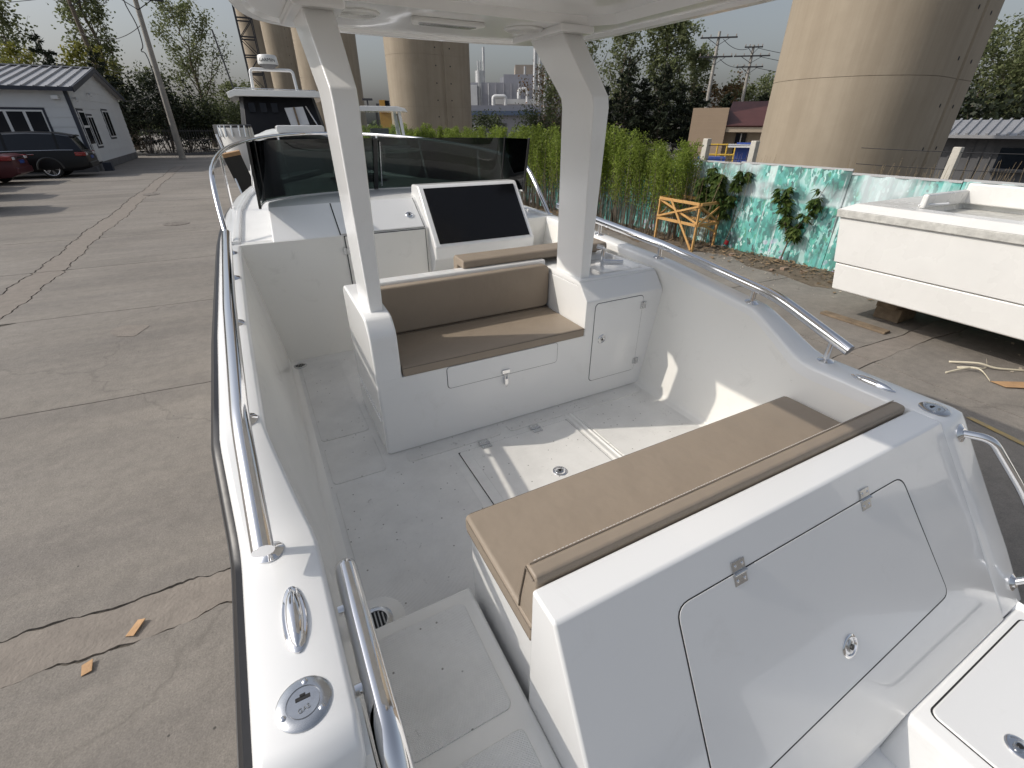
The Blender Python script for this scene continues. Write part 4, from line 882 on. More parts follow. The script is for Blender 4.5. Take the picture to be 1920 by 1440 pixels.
dw = window(off, 'x', 32.15, 33.25, .40, 2.62, HX, 'door', 1, 1); box('door_panel', (HX+.063, 32.25, .45), (HX+.075, 33.15, 1.2), 'frame_white', dw); box('door_rail', (HX+.063, 32.2, 1.9), (HX+.075, 33.2, 2.0), 'frame_white', dw)
window(off, 'x', 33.65, 34.75, 1.05, 2.42, HX, panes=2, out=1); window(off, 'x', 37.6, 39.1, 1.38, 2.72, HX, panes=2, out=1)
for (x, y, z) in ((HX+.16, 35.6, 3.45), (HX+.18, 32.2, 3.12)):
    c_ = tube('security_camera', [(x-.16, y, z), (x, y-.05, z), (x+.05, y-.35, z-.12)], [.03, .05, .06], 'frame_white', None, 8); tag(c_, 'small white security camera high on the gable of the site office' if z > 3.3 else 'small security camera at the front corner of the site office', 'camera')
box('wall_lamp', (-7.0, HY0-.3, 3.05), (-6.75, HY0-.031, 3.2), 'frame_white', off)
bx = box('plant_pot', (-6.25, 32.1, .002), (-5.9, 32.5, .38), 'trim_navy'); tag(bx, 'small dark box on the ground beside the office door', 'box')

# ================================================================ parked cars
def car_paint(name, col): principled(name, col, .3, coat=.0, spec=.3, var=.02, vscale=2)
car_paint('paint_black', (.006, .006, .007)); car_paint('paint_maroon', (.075, .022, .026)); car_paint('paint_white', (.72, .72, .72))
principled('tyre', (.02, .02, .02), .8); principled('alloy', (.62, .62, .64), .25, metal=.9); principled('lamp_red', (.22, .012, .010), .12, coat=.5); principled('lamp_clear', (.75, .75, .76), .08, coat=.6); principled('plate_blue', (.03, .07, .28), .4); principled('plate_white', (.7, .7, .7), .4)
def car(name, loc, paint, label, suv=True):
    """A parked car, tail towards +X. Built from lofted stations: (x from tail, half width, bottom z, shoulder z)."""
    T = empty(name, loc, 0, label, 'car')
    if suv:
        ST = [(0, .72, .45, .80), (.06, .84, .36, .98), (.35, .91, .28, 1.06), (1.3, .945, .24, 1.08), (2.6, .945, .24, 1.05), (3.5, .93, .24, 1.02), (4.1, .91, .26, .94), (4.6, .83, .32, .80), (4.75, .66, .42, .66)]
        GR = [(.16, .70, 1.04, 1.06), (.42, .74, 1.06, 1.64), (.9, .76, 1.07, 1.735), (1.8, .77, 1.06, 1.77), (2.6, .76, 1.05, 1.74), (2.95, .74, 1.04, 1.66), (3.75, .70, 1.01, 1.03)]; wheels = (1.38, 4.05); wr = .365
    else:
        ST = [(0, .66, .48, .78), (.06, .80, .36, .98), (.3, .87, .26, 1.05), (1.0, .90, .22, 1.04), (2.4, .90, .22, .96), (3.3, .89, .22, .93), (4.0, .86, .24, .84), (4.5, .76, .30, .70), (4.62, .6, .40, .58)]
        GR = [(.62, .64, 1.03, 1.05), (1.25, .66, 1.0, 1.36), (1.7, .67, .98, 1.44), (2.3, .67, .97, 1.45), (2.6, .65, .96, 1.40), (3.35, .62, .93, .95)]; wheels = (1.0, 3.7); wr = .325
    rings = []
    for x, w, zb, zs in ST:
        zm = zb+(zs-zb)*.55; rings.append([(-x, -w*.93, zb), (-x, -w, zb+.1*(zs-zb)+.04), (-x, -w*1.0, zm), (-x, -w*.93, zs-.03), (-x, -w*.84, zs), (-x, w*.84, zs), (-x, w*.93, zs-.03), (-x, w, zm), (-x, w, zb+.1*(zs-zb)+.04), (-x, w*.93, zb)])
    body = loft('body', rings, paint, T, bevel=.02, seg=2, angle=45)
    rings = [[(-x, -w-.06, zb-.02), (-x, -w*.99, zb+(zt-zb)*.35), (-x, -w*.86, zt-.05*(zt-zb)/.6), (-x, -w*.7, zt), (-x, w*.7, zt), (-x, w*.86, zt-.05*(zt-zb)/.6), (-x, w*.99, zb+(zt-zb)*.35), (-x, w+.06, zb-.02)] for x, w, zb, zt in GR]
    loft('cabin_glass', rings, 'window_dark', T, angle=40)
    rr = [(x, w, zt) for x, w, zb, zt in GR if zt > 1.2]
    loft('roof', [[(-x, -w*.80, zt-.035), (-x, -w*.66, zt+.012), (-x, 0, zt+.03), (-x, w*.66, zt+.012), (-x, w*.80, zt-.035)] for x, w, zt in ([(rr[0][0]-.14, rr[0][1]*.95, rr[0][2]-.015)]+rr if suv else rr)], paint, T, closed_ring=True, angle=50)
    for s in (-1, 1):
        px = [(-x, s*(w*.99+.0), zb+(zt-zb)*.33) for x, w, zb, zt in GR]
        for i in ((2, 4) if suv else (1, 3)):
            x, w, zb, zt = GR[i]; bar('pillar', (-x, s*(w+.055), zb), (-x, s*w*.84, zt-.02), .09, .02, paint, T)
        tube('window_strip', [(-x, s*(w+.066), zb+.012) for x, w, zb, zt in GR[1:-1]], .012, 'chrome', T, 6)
        bar('door_handle', (-(1.75 if suv else 1.6), s*.955*(1 if suv else .955), .93), (-(1.98 if suv else 1.8), s*.955*(1 if suv else .955), .925), .02, .035, 'chrome', T, .005)
        box('tail_lamp', (-.40, min(s*.60, s*.915), .84), (-.015, max(s*.60, s*.915), 1.0), 'lamp_red', T, .03); box('reverse_lamp', (-.10, min(s*.55, s*.80), .86), (-.001, max(s*.55, s*.80), .96), 'lamp_clear', T, .02)
        for u in wheels:
            y = s*(.80 if suv else .76)
            t_ = lathe('wheel', [(wr*.62, -.11), (wr*.92, -.115), (wr, -.08), (wr, .08), (wr*.92, .115), (wr*.62, .11)], (-u, y, wr), 'tyre', T, nrm=(0, s, 0), n=28)
            rim = lathe('rim', [(wr*.74, 0), (wr*.74, .105), (wr*.69, .115), (wr*.66, .05), (.001, .04)], (-u, y, wr), 'plastic_black', t_, nrm=(0, s, 0), n=24)
            sp = [bar_data((-u+.03*cos(a), y+s*.10, wr+.03*sin(a)), (-u+wr*.70*cos(a+q), y+s*.115, wr+wr*.70*sin(a+q)), .04, .035) for a in [2*pi*k/5 for k in range(5)] for q in (-.16, .16)]
            sp.append(tube_data([(-u+wr*.72*cos(2*pi*k/24), y+s*.115, wr+wr*.72*sin(2*pi*k/24)) for k in range(25)], .02, 6))
            V, F = join_data(sp); mesh_obj('spokes', V, F, 'alloy', t_)
            arch = [(-u+(wr+.07)*cos(a), s*(.925 if suv else .88), wr+(wr+.07)*sin(a)) for a in [pi*k/14 for k in range(15)]]; tube('wheel_arch', arch, .04, 'plastic_black', T, 6)
    box('bumper', (-.30, -.80, .36), (.03, .80, .60), paint, T, .06, 3); box('number_plate', (-.02, -.23, .72), (.012, .23, .84), 'plate_blue', T, .005)
    bar('trunk_trim', (-.012, -.4, .93), (-.012, .4, .93), .03, .04, 'chrome', T)
    return T
car('suv', (-6.02, 29.62, 0), 'paint_black', 'black SUV parked tail outwards in front of the site office')
car('sedan', (-7.72, 26.85, 0), 'paint_maroon', 'dark red saloon car cut off by the left edge, in front of the SUV', False)
car('white_car', (-8.42, 24.75, 0), 'paint_white', 'white car of which only the tail corner shows at the left edge', False)
car('parked_car', (-7.35, 22.0, 0), 'paint_white', 'parked car just off the left edge, its shadow next after the white car', True)
car('parked_car', (-6.35, 18.5, 0), 'paint_black', 'parked car just off the left edge, its shadow nearest to the boat', True)
# ================================================================ utility poles and wires
principled('pole_concrete', (.33, .31, .28), .85, var=.15, vscale=3, bump=.3, bscale=20)
principled('pole_wood', (.16, .13, .10), .9, var=.2, vscale=5)
principled('insulator', (.35, .30, .27), .3)
def utility_pole(loc, H, label, arms=((.96, 1.1),), lean=(0, 0), mat='pole_concrete', r=.17, az=90):
    T = empty('utility_pole', loc, radians(90-az), label, 'utility pole'); top = Vector((lean[0], lean[1], H))
    tube('pole', [(0, 0, 0), top*.5, top], [r, r*.8, r*.6], mat, T, 14)
    for t, w in arms:
        c = top*t; a = bar('cross_arm', c+Vector((-w, -.14, 0)), c+Vector((w, -.14, 0)), .09, .11, 'dark_steel', T)
        for q in (-.92, -.45, .45, .92): lathe('insulator', [(.03, 0), (.06, .06), (.03, .09), (.055, .14), (.001, .2)], c+Vector((q*w, -.14, .055)), 'insulator', a, n=8)
        bar('arm_brace', c+Vector((-w*.6, -.13, -.02)), c+Vector((0, -.12, -.55)), .04, .04, 'dark_steel', T); bar('arm_brace', c+Vector((w*.6, -.13, -.02)), c+Vector((0, -.12, -.55)), .04, .04, 'dark_steel', T)
    return T
utility_pole((-3.55, 41.0, 0), 9.6, 'slender concrete utility pole standing clear between office and boat', ((.885, 1.4), (.95, 1.4)), lean=(.15, .1), r=.2)
utility_pole((-8.3, 54.5, 0), 11.2, 'leaning utility pole among the trees behind the site office', ((.92, 2.0),), lean=(-.5, 0), mat='pole_wood', r=.2)
utility_pole(polar(47.8, 52), 9.0, 'twin-arm utility pole left of the large pier', ((.95, 1.5), (.80, 1.4)), r=.19, az=130)
utility_pole(polar(51.0, 58), 8.6, 'utility pole with stacked arms nearest the large pier', ((.98, .8), (.90, 1.6), (.80, 1.2)), r=.19, az=130)
principled('cable', (.02, .02, .022), .6)
def wire(a, b, sag, label, r=.016):
    a, b = Vector(a), Vector(b); pts = [a+(b-a)*t-Vector((0, 0, sag*4*t*(1-t))) for t in [i/16 for i in range(17)]]
    o = tube('overhead_wire', pts, r, 'cable', None, 5); tag(o, label, 'wire', 'overhead wires')
q1 = Vector((-3.42, 41, 8.6)); q2 = Vector((-8.8, 54.5, 10.35))
wire(q2+Vector((-1.8, 0, .1)), (-30, 58, 9.9), .6, 'upper overhead wire running left from the leaning pole', .02); wire(q2+Vector((-1, 0, -.2)), (-30, 57, 8.9), .6, 'lower overhead wire running left from the leaning pole', .02)
wire(q1+Vector((-1.2, 0, .1)), q2+Vector((1.7, 0, .1)), .5, 'overhead wire sagging between the two left poles, at arm height', .02); wire(q1+Vector((0, 0, -1.3)), q2+Vector((0, 0, -2.2)), .6, 'overhead wire slung between the two left poles below the arms', .02)
wire(q1+Vector((-.2, 0, -3.6)), (-9.5, 55, 6.6), .5, 'thin service wire from the slender pole towards the trees', .014); wire((-3.5, 40.8, 4.0), (-9, 52, 4.3), .7, 'low drooping wire from the slender pole into the dark bushes', .014)
tp_ = [Vector((-3.55, 40.78, 8.9)), Vector((-3.95, 40.7, 8.3)), Vector((-3.72, 40.75, 7.2)), Vector((-3.74, 40.76, 6.2)), Vector((-3.9, 40.7, 5.9)), Vector((-3.68, 40.76, 5.5)), Vector((-3.68, 40.78, 2.5))]
o = tube('overhead_wire', spline(tp_), .03, 'cable', None, 6); tag(o, 'bundle of black cable running down the slender pole', 'wire', 'overhead wires')
w1, w2 = Vector(polar(47.8, 52)), Vector(polar(51.0, 58))
for k, (za, zb) in enumerate(((8.5, 8.3), (7.1, 7.0))): wire(w1+Vector((.6, 0, za)), w2+Vector((-.6, 0, zb)), .35, ['upper', 'lower'][k]+' wire between the two poles left of the large pier', .022)
for k, zb in enumerate((8.4, 7.8, 6.9)): wire(w2+Vector((.7, 0, zb)), Vector(polar(60, 66))+Vector((0, 0, zb-.6)), .3, ['top', 'middle', 'lowest'][k]+' wire running from the stacked-arm pole behind the large pier', .022)

# ================================================================ trees
G1 = 'trees behind the site office'; G2 = 'trees behind the hedge and the mural fence'
broadleaf('poplar_tree', polar(-8.1, 58), 13.6, 3.0, 11, 'tall grey-green poplar behind the site office roof', n=4200, leaf=.22, steep=1.6, group=G1, lean=(-.06, 0))
broadleaf('poplar_tree', polar(-13.4, 56), 9.8, 2.3, 12, 'poplar cut by the left edge of the photo behind the office', n=1700, leaf=.22, steep=1.6, group=G1, lean=(-.08, 0))
broadleaf('acacia_tree', polar(-13.7, 52), 6.9, 1.7, 13, 'yellow-green tree at the far left above the office roof', 'leaf_yellow_green', n=1500, leaf=.2, group=G1, steep=.7)
broadleaf('acacia_tree', polar(-9.6, 53), 7.2, 1.9, 14, 'yellow-green tree rising behind the office ridge', 'leaf_yellow_green', n=1800, leaf=.2, group=G1, steep=.7)
conifer('cedar_tree', polar(-11.3, 50), 7.4, 1.8, 15, 'dark leaning cedar behind the office ridge', group=G1, n=3200, leaf=.36, lean=(-.10, 0))
conifer('cedar_tree', polar(-8.6, 50), 6.6, 2.3, 16, 'low dark cedar right of the office gable', group=G1, n=2800, leaf=.36, lean=(-.04, 0))
broadleaf('ash_tree', polar(-2.0, 60), 11.2, 4.0, 17, 'airy light green tree right of the slender pole', n=5000, leaf=.19, steep=1.25, base=.16, group=G1, gaps=.3)
broadleaf('ash_tree', polar(-5.4, 57), 5.9, 2.4, 18, 'low sparse tree between the leaning pole and the slender pole', n=1500, leaf=.18, base=.1, group=G1)
broadleaf('ash_tree', polar(.9, 64), 5.2, 2.6, 19, 'low tree left of the dark boat wheelhouse', n=2600, leaf=.22, base=.08, group=G1)
for i, (a, d, h, r_) in enumerate(((-7.2, 49, 3.6, 2.4), (-5.6, 50, 4.8, 2.6), (-4.2, 51, 3.2, 2.2), (-2.7, 52, 3.4, 2.2), (-1.2, 52, 3.8, 2.4), (.4, 53, 3.6, 2.4), (2.2, 54, 3.2, 2.2))):
    bush('bush', polar(a, d), h, r_, 30+i, ['dark bush beside the office gable', 'tallest dark bush left of the slender pole', 'dark bush just left of the slender pole', 'dark bush behind the slender pole base', 'dark bush under the airy tree', 'dark bush left of the dark boat', 'dark bush behind the dark boat wheelhouse'][i], 'leaf_dark' if i in (1, 0, 2) else 'leaf_bush', n=2400, leaf=.22, group='dark bushes behind the iron fence')
broadleaf('poplar_tree', polar(43.2, 56), 11.0, 3.0, 21, 'tall silvery poplar right of the right hardtop post', n=5200, leaf=.24, steep=1.25, group=G2, gaps=.2)
broadleaf('poplar_tree', polar(39.2, 57), 10.4, 2.6, 22, 'poplar just right of the right hardtop post', n=2600, leaf=.24, steep=1.3, group=G2, gaps=.25)
broadleaf('poplar_tree', polar(46.2, 60), 8.6, 2.6, 23, 'smaller poplar beside the twin-arm pole', n=2600, leaf=.24, steep=1.2, group=G2)
broadleaf('poplar_tree', polar(35.6, 52), 9.6, 2.8, 24, 'thin bare-branched poplar behind the right hardtop post', n=1500, leaf=.22, steep=1.2, group=G2, gaps=.4)
broadleaf('ash_tree', polar(31.8, 46), 5.6, 2.4, 25, 'yellowish small tree in front of the factory chimneys', 'leaf_autumn', n=1100, leaf=.16, base=.08, group=G2)
broadleaf('ash_tree', polar(33.2, 44), 6.2, 2.2, 26, 'green small tree left of the right hardtop post', n=2200, leaf=.17, base=.1, group=G2)
bush('bush', polar(25.0, 47), 2.7, 1.8, 41, 'dark bush at the left end of the low blue-eaved building', 'leaf_bush', n=1800, leaf=.2, group=G2); bush('bush', polar(30.6, 44), 3.0, 2.0, 42, 'dark bush at the right end of the low blue-eaved building', 'leaf_bush', n=1800, leaf=.2, group=G2)
for i, (a, d, h, r_, lb) in enumerate(((39.8, 44, 6.7, 2.4, 'dark conifer nearest the right hardtop post'), (41.6, 46, 5.4, 2.2, 'short dark conifer second from the right hardtop post'), (43.4, 44, 6.2, 2.2, 'dark pointed conifer in front of the tall silvery poplar'), (45.2, 46, 5.0, 2.2, 'dark conifer right of the pointed one'), (46.9, 48, 4.8, 1.8, 'dark conifer beside the tan clad building'), (37.4, 46, 5.0, 2.2, 'dark conifer behind the right hardtop post'), (49.6, 52, 4.5, 1.5, 'thin dark conifer above the dark red roof'), (52.9, 54, 4.6, 1.3, 'thin dark conifer at the edge of the large pier'))):
    conifer('conifer_tree', polar(a, d), h, r_, 50+i, lb, group='dark conifers behind the hedge', n=3600, leaf=.36)
for i, (a, d, h) in enumerate(((49.0, 60, 4.9), (51.2, 62, 5.4), (53.4, 64, 6.0))): broadleaf('ash_tree', polar(a, d), h, 2.8, 60+i, ['orange-tinged low tree left of the stacked-arm pole', 'orange-tinged low tree behind the stacked-arm pole', 'low tree nearest the left side of the large pier'][i], ['leaf_autumn', 'leaf_grey_green', 'leaf_grey_green'][i], n=1900, leaf=.22, base=.1, group=G2)
for i, (a, d, h) in enumerate(((68.6, 40, 6.0), (71.8, 38, 5.2), (74.8, 40, 5.4))): broadleaf('willow_tree', polar(a, d), h, 3.6, 70+i, ['tall willowy tree touching the right side of the large pier', 'willowy tree above the grey shed roof', 'willowy tree at the right edge of the photo'][i], n=8000, leaf=.14, base=.08, steep=.9, group='trees behind the grey shed')
for i, (a, d) in enumerate(((66.6, 36), (70, 35), (73.5, 36))): bush('bush', polar(a, d), 3.2, 2.4, 80+i, ['dark bush behind the left end of the grey shed', 'dark bush behind the middle of the grey shed', 'dark bush behind the right end of the grey shed'][i], 'leaf_dark', n=2000, leaf=.24, group='bushes behind the grey shed')
# a far belt of trees closing the view
V = []; g = np.random.default_rng(5); azs = np.radians(g.uniform(-24, 86, 26000)); dd = g.uniform(120, 150, 26000); hh = 2.4+1.4*np.sin(azs*23)+1.2*np.sin(azs*51+1)+.8*np.sin(azs*117); zz = np.abs(g.normal(.45, .35, 26000)); zz = np.minimum(zz, 1.05)*hh+.2
Pn = np.stack([dd*np.sin(azs), dd*np.cos(azs), zz], 1); Vn, Fn = leaf_quads(Pn, .9, 9, .6, .7); far = fast_mesh('tree_belt', Vn, Fn, 'leaf_bush'); tag(far, 'distant belt of trees along the horizon', 'tree belt', kind='stuff')

# ================================================================ iron fence at the back of the yard
ifn = empty('iron_fence', (0, 46.2, 0), 0, 'dark iron railing between the office and the dark boat', 'fence')
pk = [bar_data((-6+.16*k, 0, .1), (-6+.16*k, 0, 1.75), .03, .03) for k in range(52)]; V, F = join_data(pk); pi_ = mesh_obj('pickets', V, F, 'dark_steel', ifn, smooth=False); pi_['kind'] = 'stuff'
for z in (.3, 1.0, 1.6): bar('rail', (-6.1, 0, z), (2.4, 0, z), .04, .05, 'dark_steel', ifn)
box('kerb', (-6.2, -.15, 0), (2.4, .15, .12), 'plinth_grey', ifn)
principled('pillar_grey', (.42, .41, .40), .8, var=.1, vscale=3)
for i, x in enumerate((-1.15, -.4, 2.5)):
    pl_ = box('gate_pillar', (x-.24, 45.9, 0), (x+.24, 46.45, 2.0), 'pillar_grey', None, .02); tag(pl_, ['grey gate pillar in the iron fence, nearest the slender pole', 'grey gate pillar just left of the dark boat', 'grey gate pillar behind the dark boat'][i], 'pillar', 'gate pillars')
# ================================================================ factory behind the hedge
principled('factory_grey', (.30, .30, .33), .7, var=.06, vscale=.4); principled('factory_white', (.62, .62, .62), .5, var=.06, vscale=.6); principled('factory_tan', (.34, .29, .24), .8, var=.08, vscale=.4); principled('factory_blue', (.10, .14, .22), .6); principled('pipe_steel', (.55, .55, .55), .35, metal=.7, var=.1, vscale=2)
FD = 120.
def fpt(px_az, slope, d=FD): a = radians(px_az); return Vector((d*sin(a), d*cos(a), 2.1+slope*d))
fac = empty('factory', (0, 0, 0), 0, 'grey factory block with white pipework and chimneys behind the hedge', 'factory'); FA = radians(27)
fx, fy = Vector((cos(FA), -sin(FA), 0)), Vector((sin(FA), cos(FA), 0))
def fbox(name, az0, az1, s0, s1, d, depth, mat, parent=fac):
    x0 = d*math.tan(radians(az0)-FA); x1 = d*math.tan(radians(az1)-FA); z0, z1 = 2.1+s0*d, 2.1+s1*d; V = []
    for z in (max(0, z0), z1):
        for x, y in ((x0, d), (x1, d), (x1, d+depth), (x0, d+depth)): p = fx*x+fy*y; V.append((p.x, p.y, z))
    return mesh_obj(name, V, BOXF, mat, parent)
fbox('main_block', 23.4, 30.4, -.03, .0655, 120, 20, 'factory_grey'); fbox('roof_block', 27.0, 30.2, .065, .078, 121, 10, 'factory_grey'); fbox('tan_block', 28.2, 31.6, .066, .0925, 126, 12, 'factory_tan'); fbox('white_end', 23.3, 24.2, -.03, .062, 119, 1, 'factory_white')
fbox('pipe_bridge', 25.8, 30.6, .032, .040, 112, 3, 'factory_white'); fbox('roof_vent', 26.6, 27.2, .065, .074, 122, 2, 'factory_white')
for a, s1, rr, d in ((24.35, .098, .16, 121), (24.6, .098, .16, 121), (24.95, .118, .28, 121), (24.5, .083, 1.0, 121), (30.25, .125, .42, 118), (30.75, .13, .45, 118), (31.35, .128, .40, 118), (31.9, .13, .40, 118), (29.2, .09, .25, 124)):
    p = fpt(a, 0, d); tube('chimney', [(p.x, p.y, 4), (p.x, p.y, 2.1+s1*d)], rr, 'pipe_steel', fac, 10)
for a0, a1, s in ((25.9, 27.2, .044), (28.6, 29.5, .055)):
    p, q = fpt(a0, s, 111), fpt(a1, s, 111); tube('pipe', fillet([p-Vector((0, 0, 1.6)), p, q, q-Vector((0, 0, 2.4))], .5), .38, 'factory_white', fac, 10)
for k in range(7):
    a = 24.6+k*.8; p = fpt(a, .03, 119.8); tube('drain_pipe', [(p.x, p.y, 0), (p.x, p.y, 9.8)], .10, 'factory_white' if k == 1 else 'factory_grey', fac, 6)
low = empty('low_building', (0, 0, 0), 0, 'low grey building with a blue eave behind the hedge', 'building')
fbox('wall', 23.0, 30.9, -.06, .014, 58, 10, 'factory_grey', low); fbox('eave', 22.9, 31.0, .014, .021, 57.6, 11, 'factory_blue', low); fbox('roof', 22.9, 31.0, .0212, .030, 58.2, 9, 'factory_grey', low); fbox('door', 26.3, 27.3, -.04, .001, 57.95, .2, 'plinth_grey', low); fbox('panel', 22.9, 23.9, -.03, -.003, 57, .2, 'factory_white', low); fbox('blue_sign', 22.9, 23.9, -.028, -.015, 56.9, .1, 'plate_blue', low)
yb = empty('orange_lift', (0, 0, 0), 0, 'small orange machine cab beyond the white wheelhouse', 'machine'); principled('machine_orange', (.55, .30, .06), .5, var=.1)
fbox('cab', 14.0, 14.55, .018, .038, 60, 1.2, 'machine_orange', yb); fbox('cab_window', 14.55, 15.0, .02, .037, 60.2, 1.0, 'window_dark', yb); fbox('base', 13.2, 14.2, .020, .026, 60.5, 1, 'dark_steel', yb); fbox('mast', 13.5, 13.7, -.035, .020, 60.6, .3, 'dark_steel', yb); fbox('body', 13.9, 15.1, -.035, .0178, 60.3, 1.1, 'machine_orange', yb)
# ================================================================ tan clad building and dark red roof
siding('tan_cladding', (.36, .27, .19), .32, .6); principled('red_roof', (.085, .030, .026), .6, var=.15, vscale=2); principled('tan_wall', (.40, .33, .25), .8, var=.05, vscale=1)
cb = empty('clad_building', (0, 0, 0), 0, 'tan clad building with a dark red roof left of the large pier', 'building'); FA = radians(50); fx, fy = Vector((cos(FA), -sin(FA), 0)), Vector((sin(FA), cos(FA), 0))
fbox('clad_wall', 46.6, 50.0, -.12, .025, 30, 6, 'tan_cladding', cb); fbox('rear_wall', 49.6, 55.5, -.12, -.004, 31.0, 6, 'tan_wall', cb); fbox('fascia', 49.7, 55.6, -.012, -.0025, 30.1, .2, 'tan_wall', cb)
def fp_(az_, s, d): x = d*math.tan(radians(az_)-FA); p = fx*x+fy*d; return (p.x, p.y, 2.1+s*d)
mesh_obj('roof', [fp_(49.7, -.002, 30.0), fp_(55.8, -.002, 30.0), fp_(55.3, .034, 33.5), fp_(50.2, .034, 33.5), fp_(49.7, -.012, 30.4), fp_(55.8, -.012, 30.4), fp_(55.3, .024, 34), fp_(50.2, .024, 34)], BOXF, 'red_roof', cb)
wn = fbox('window', 51.1, 52.1, -.045, -.014, 30.9, .15, 'window_dark', cb); fbox('frame', 51.55, 51.65, -.045, -.014, 30.8, .05, 'frame_white', wn)
principled('blue_panel', (.03, .07, .30), .5, var=.08, vscale=2); principled('rail_yellow', (.55, .36, .05), .5)
b_ = empty('blue_bin', (0, 0, 0), 0, 'blue upright panel behind the mural fence left of the large pier', 'panel'); fbox('board', 51.35, 53.2, -.075, -.028, 19, .12, 'blue_panel', b_); fbox('ledge', 50.6, 53.9, -.036, -.031, 18.8, .3, 'frame_white', b_)
b2 = fbox('blue_tarp', 47.8, 50.6, -.075, -.052, 18, .5, 'blue_panel', None); tag(b2, 'low blue sheeting behind the mural fence below the tan building', 'sheeting')
yr = empty('yellow_railing', (0, 0, 0), 0, 'yellow tubular railing behind the mural fence', 'railing')
for s in (-.032, -.048): tube('rail', [fp_(48.6, s, 20), fp_(51.4, s, 20)], .03, 'rail_yellow', yr, 8)
for a in (48.7, 49.6, 50.5, 51.3): tube('upright', [fp_(a, -.03, 20), fp_(a, -.09, 20)], .03, 'rail_yellow', yr, 8)
# concrete posts with wire behind the mural fence
principled('post_pale', (.52, .49, .43), .85, var=.15, vscale=4)
POSTS = ((48.5, 11.2, 1.85), (53.05, 11.2, 1.82), (68.8, 11.6, 1.77))
for i, (a, d, h) in enumerate(POSTS):
    p = polar(a, d); o = box('fence_post', (p[0]-.06, p[1]-.06, 0), (p[0]+.06, p[1]+.06, h), 'post_pale', None, .012); tag(o, ['pale concrete post behind the mural fence, next to the last shrubs', 'pale concrete post at the left foot of the large pier', 'pale concrete post in front of the grey shed'][i], 'post', 'pale concrete posts behind the fence')
for k, z in enumerate((1.75, 1.5)): wire(polar(44, 11.2, z), polar(53.05, 11.2, z), .02, ['upper', 'lower'][k]+' fence wire strung between the pale posts by the blue panel', .006)
for k, z in enumerate((1.72, 1.45)): wire(polar(62, 11.7, z), polar(80, 11.7, z), .03, ['upper', 'lower'][k]+' fence wire strung in front of the grey shed', .006)
# grey shed at the right edge
principled('shed_grey', (.115, .115, .12), .6, var=.08, vscale=1); sh = empty('grey_shed', (0, 0, 0), 0, 'low grey metal shed with ribbed roof at the right edge', 'shed'); FA = radians(71); fx, fy = Vector((cos(FA), -sin(FA), 0)), Vector((sin(FA), cos(FA), 0))
fbox('wall', 66.2, 80, -.12, -.013, 20, 5, 'shed_grey', sh)
rf2 = mesh_obj('roof', [fp_(65.7, -.013, 19.5), fp_(81, -.013, 19.5), fp_(81, .006, 22.6), fp_(66.3, .006, 22.6), fp_(65.7, -.017, 19.5), fp_(81, -.017, 19.5), fp_(81, .002, 22.6), fp_(66.3, .002, 22.6)], BOXF, 'roof_sheet', sh)
for k in range(22):
    a = 65.8+.62*k; bar('roof_rib', fp_(a, -.012, 19.5), fp_(66.4+.60*k, .0072, 22.6), .05, .05, 'roof_sheet', rf2)
for k in range(20): fbox('wall_rib', 66.3+.66*k, 66.4+.66*k, -.12, -.0135, 19.96, .03, 'shed_grey', sh)
sw = fbox('shed_window', 71.4, 73.8, -.055, -.028, 19.9, .08, 'window_dark', sh); fbox('sill', 71.2, 74, -.0575, -.0545, 19.8, .15, 'shed_grey', sw)
scrub_r = random.Random(8)
V = []; F = []
for i in range(900):
    a = scrub_r.choice((scrub_r.uniform(47.5, 55), scrub_r.uniform(60, 78))); d = scrub_r.uniform(9.8, 13); p = Vector(polar(a, d)); h = scrub_r.uniform(.7, 1.60); q = p+Vector((scrub_r.gauss(0, .14), scrub_r.gauss(0, .14), h)); v, f = tube_data([p, (p+q)/2+Vector((scrub_r.gauss(0, .05), 0, 0)), q], [.006, .005, .002], 3); k = len(V); V += [tuple(x) for x in v]; F += [tuple(t+k for t in x) for x in f]
principled('dry_grass', (.26, .20, .12), .9, var=.3, vscale=3); sc_ = mesh_obj('dry_weeds', V, F, 'dry_grass', smooth=False, fix=False); tag(sc_, 'dry weeds behind the mural fence', 'weeds', kind='stuff')
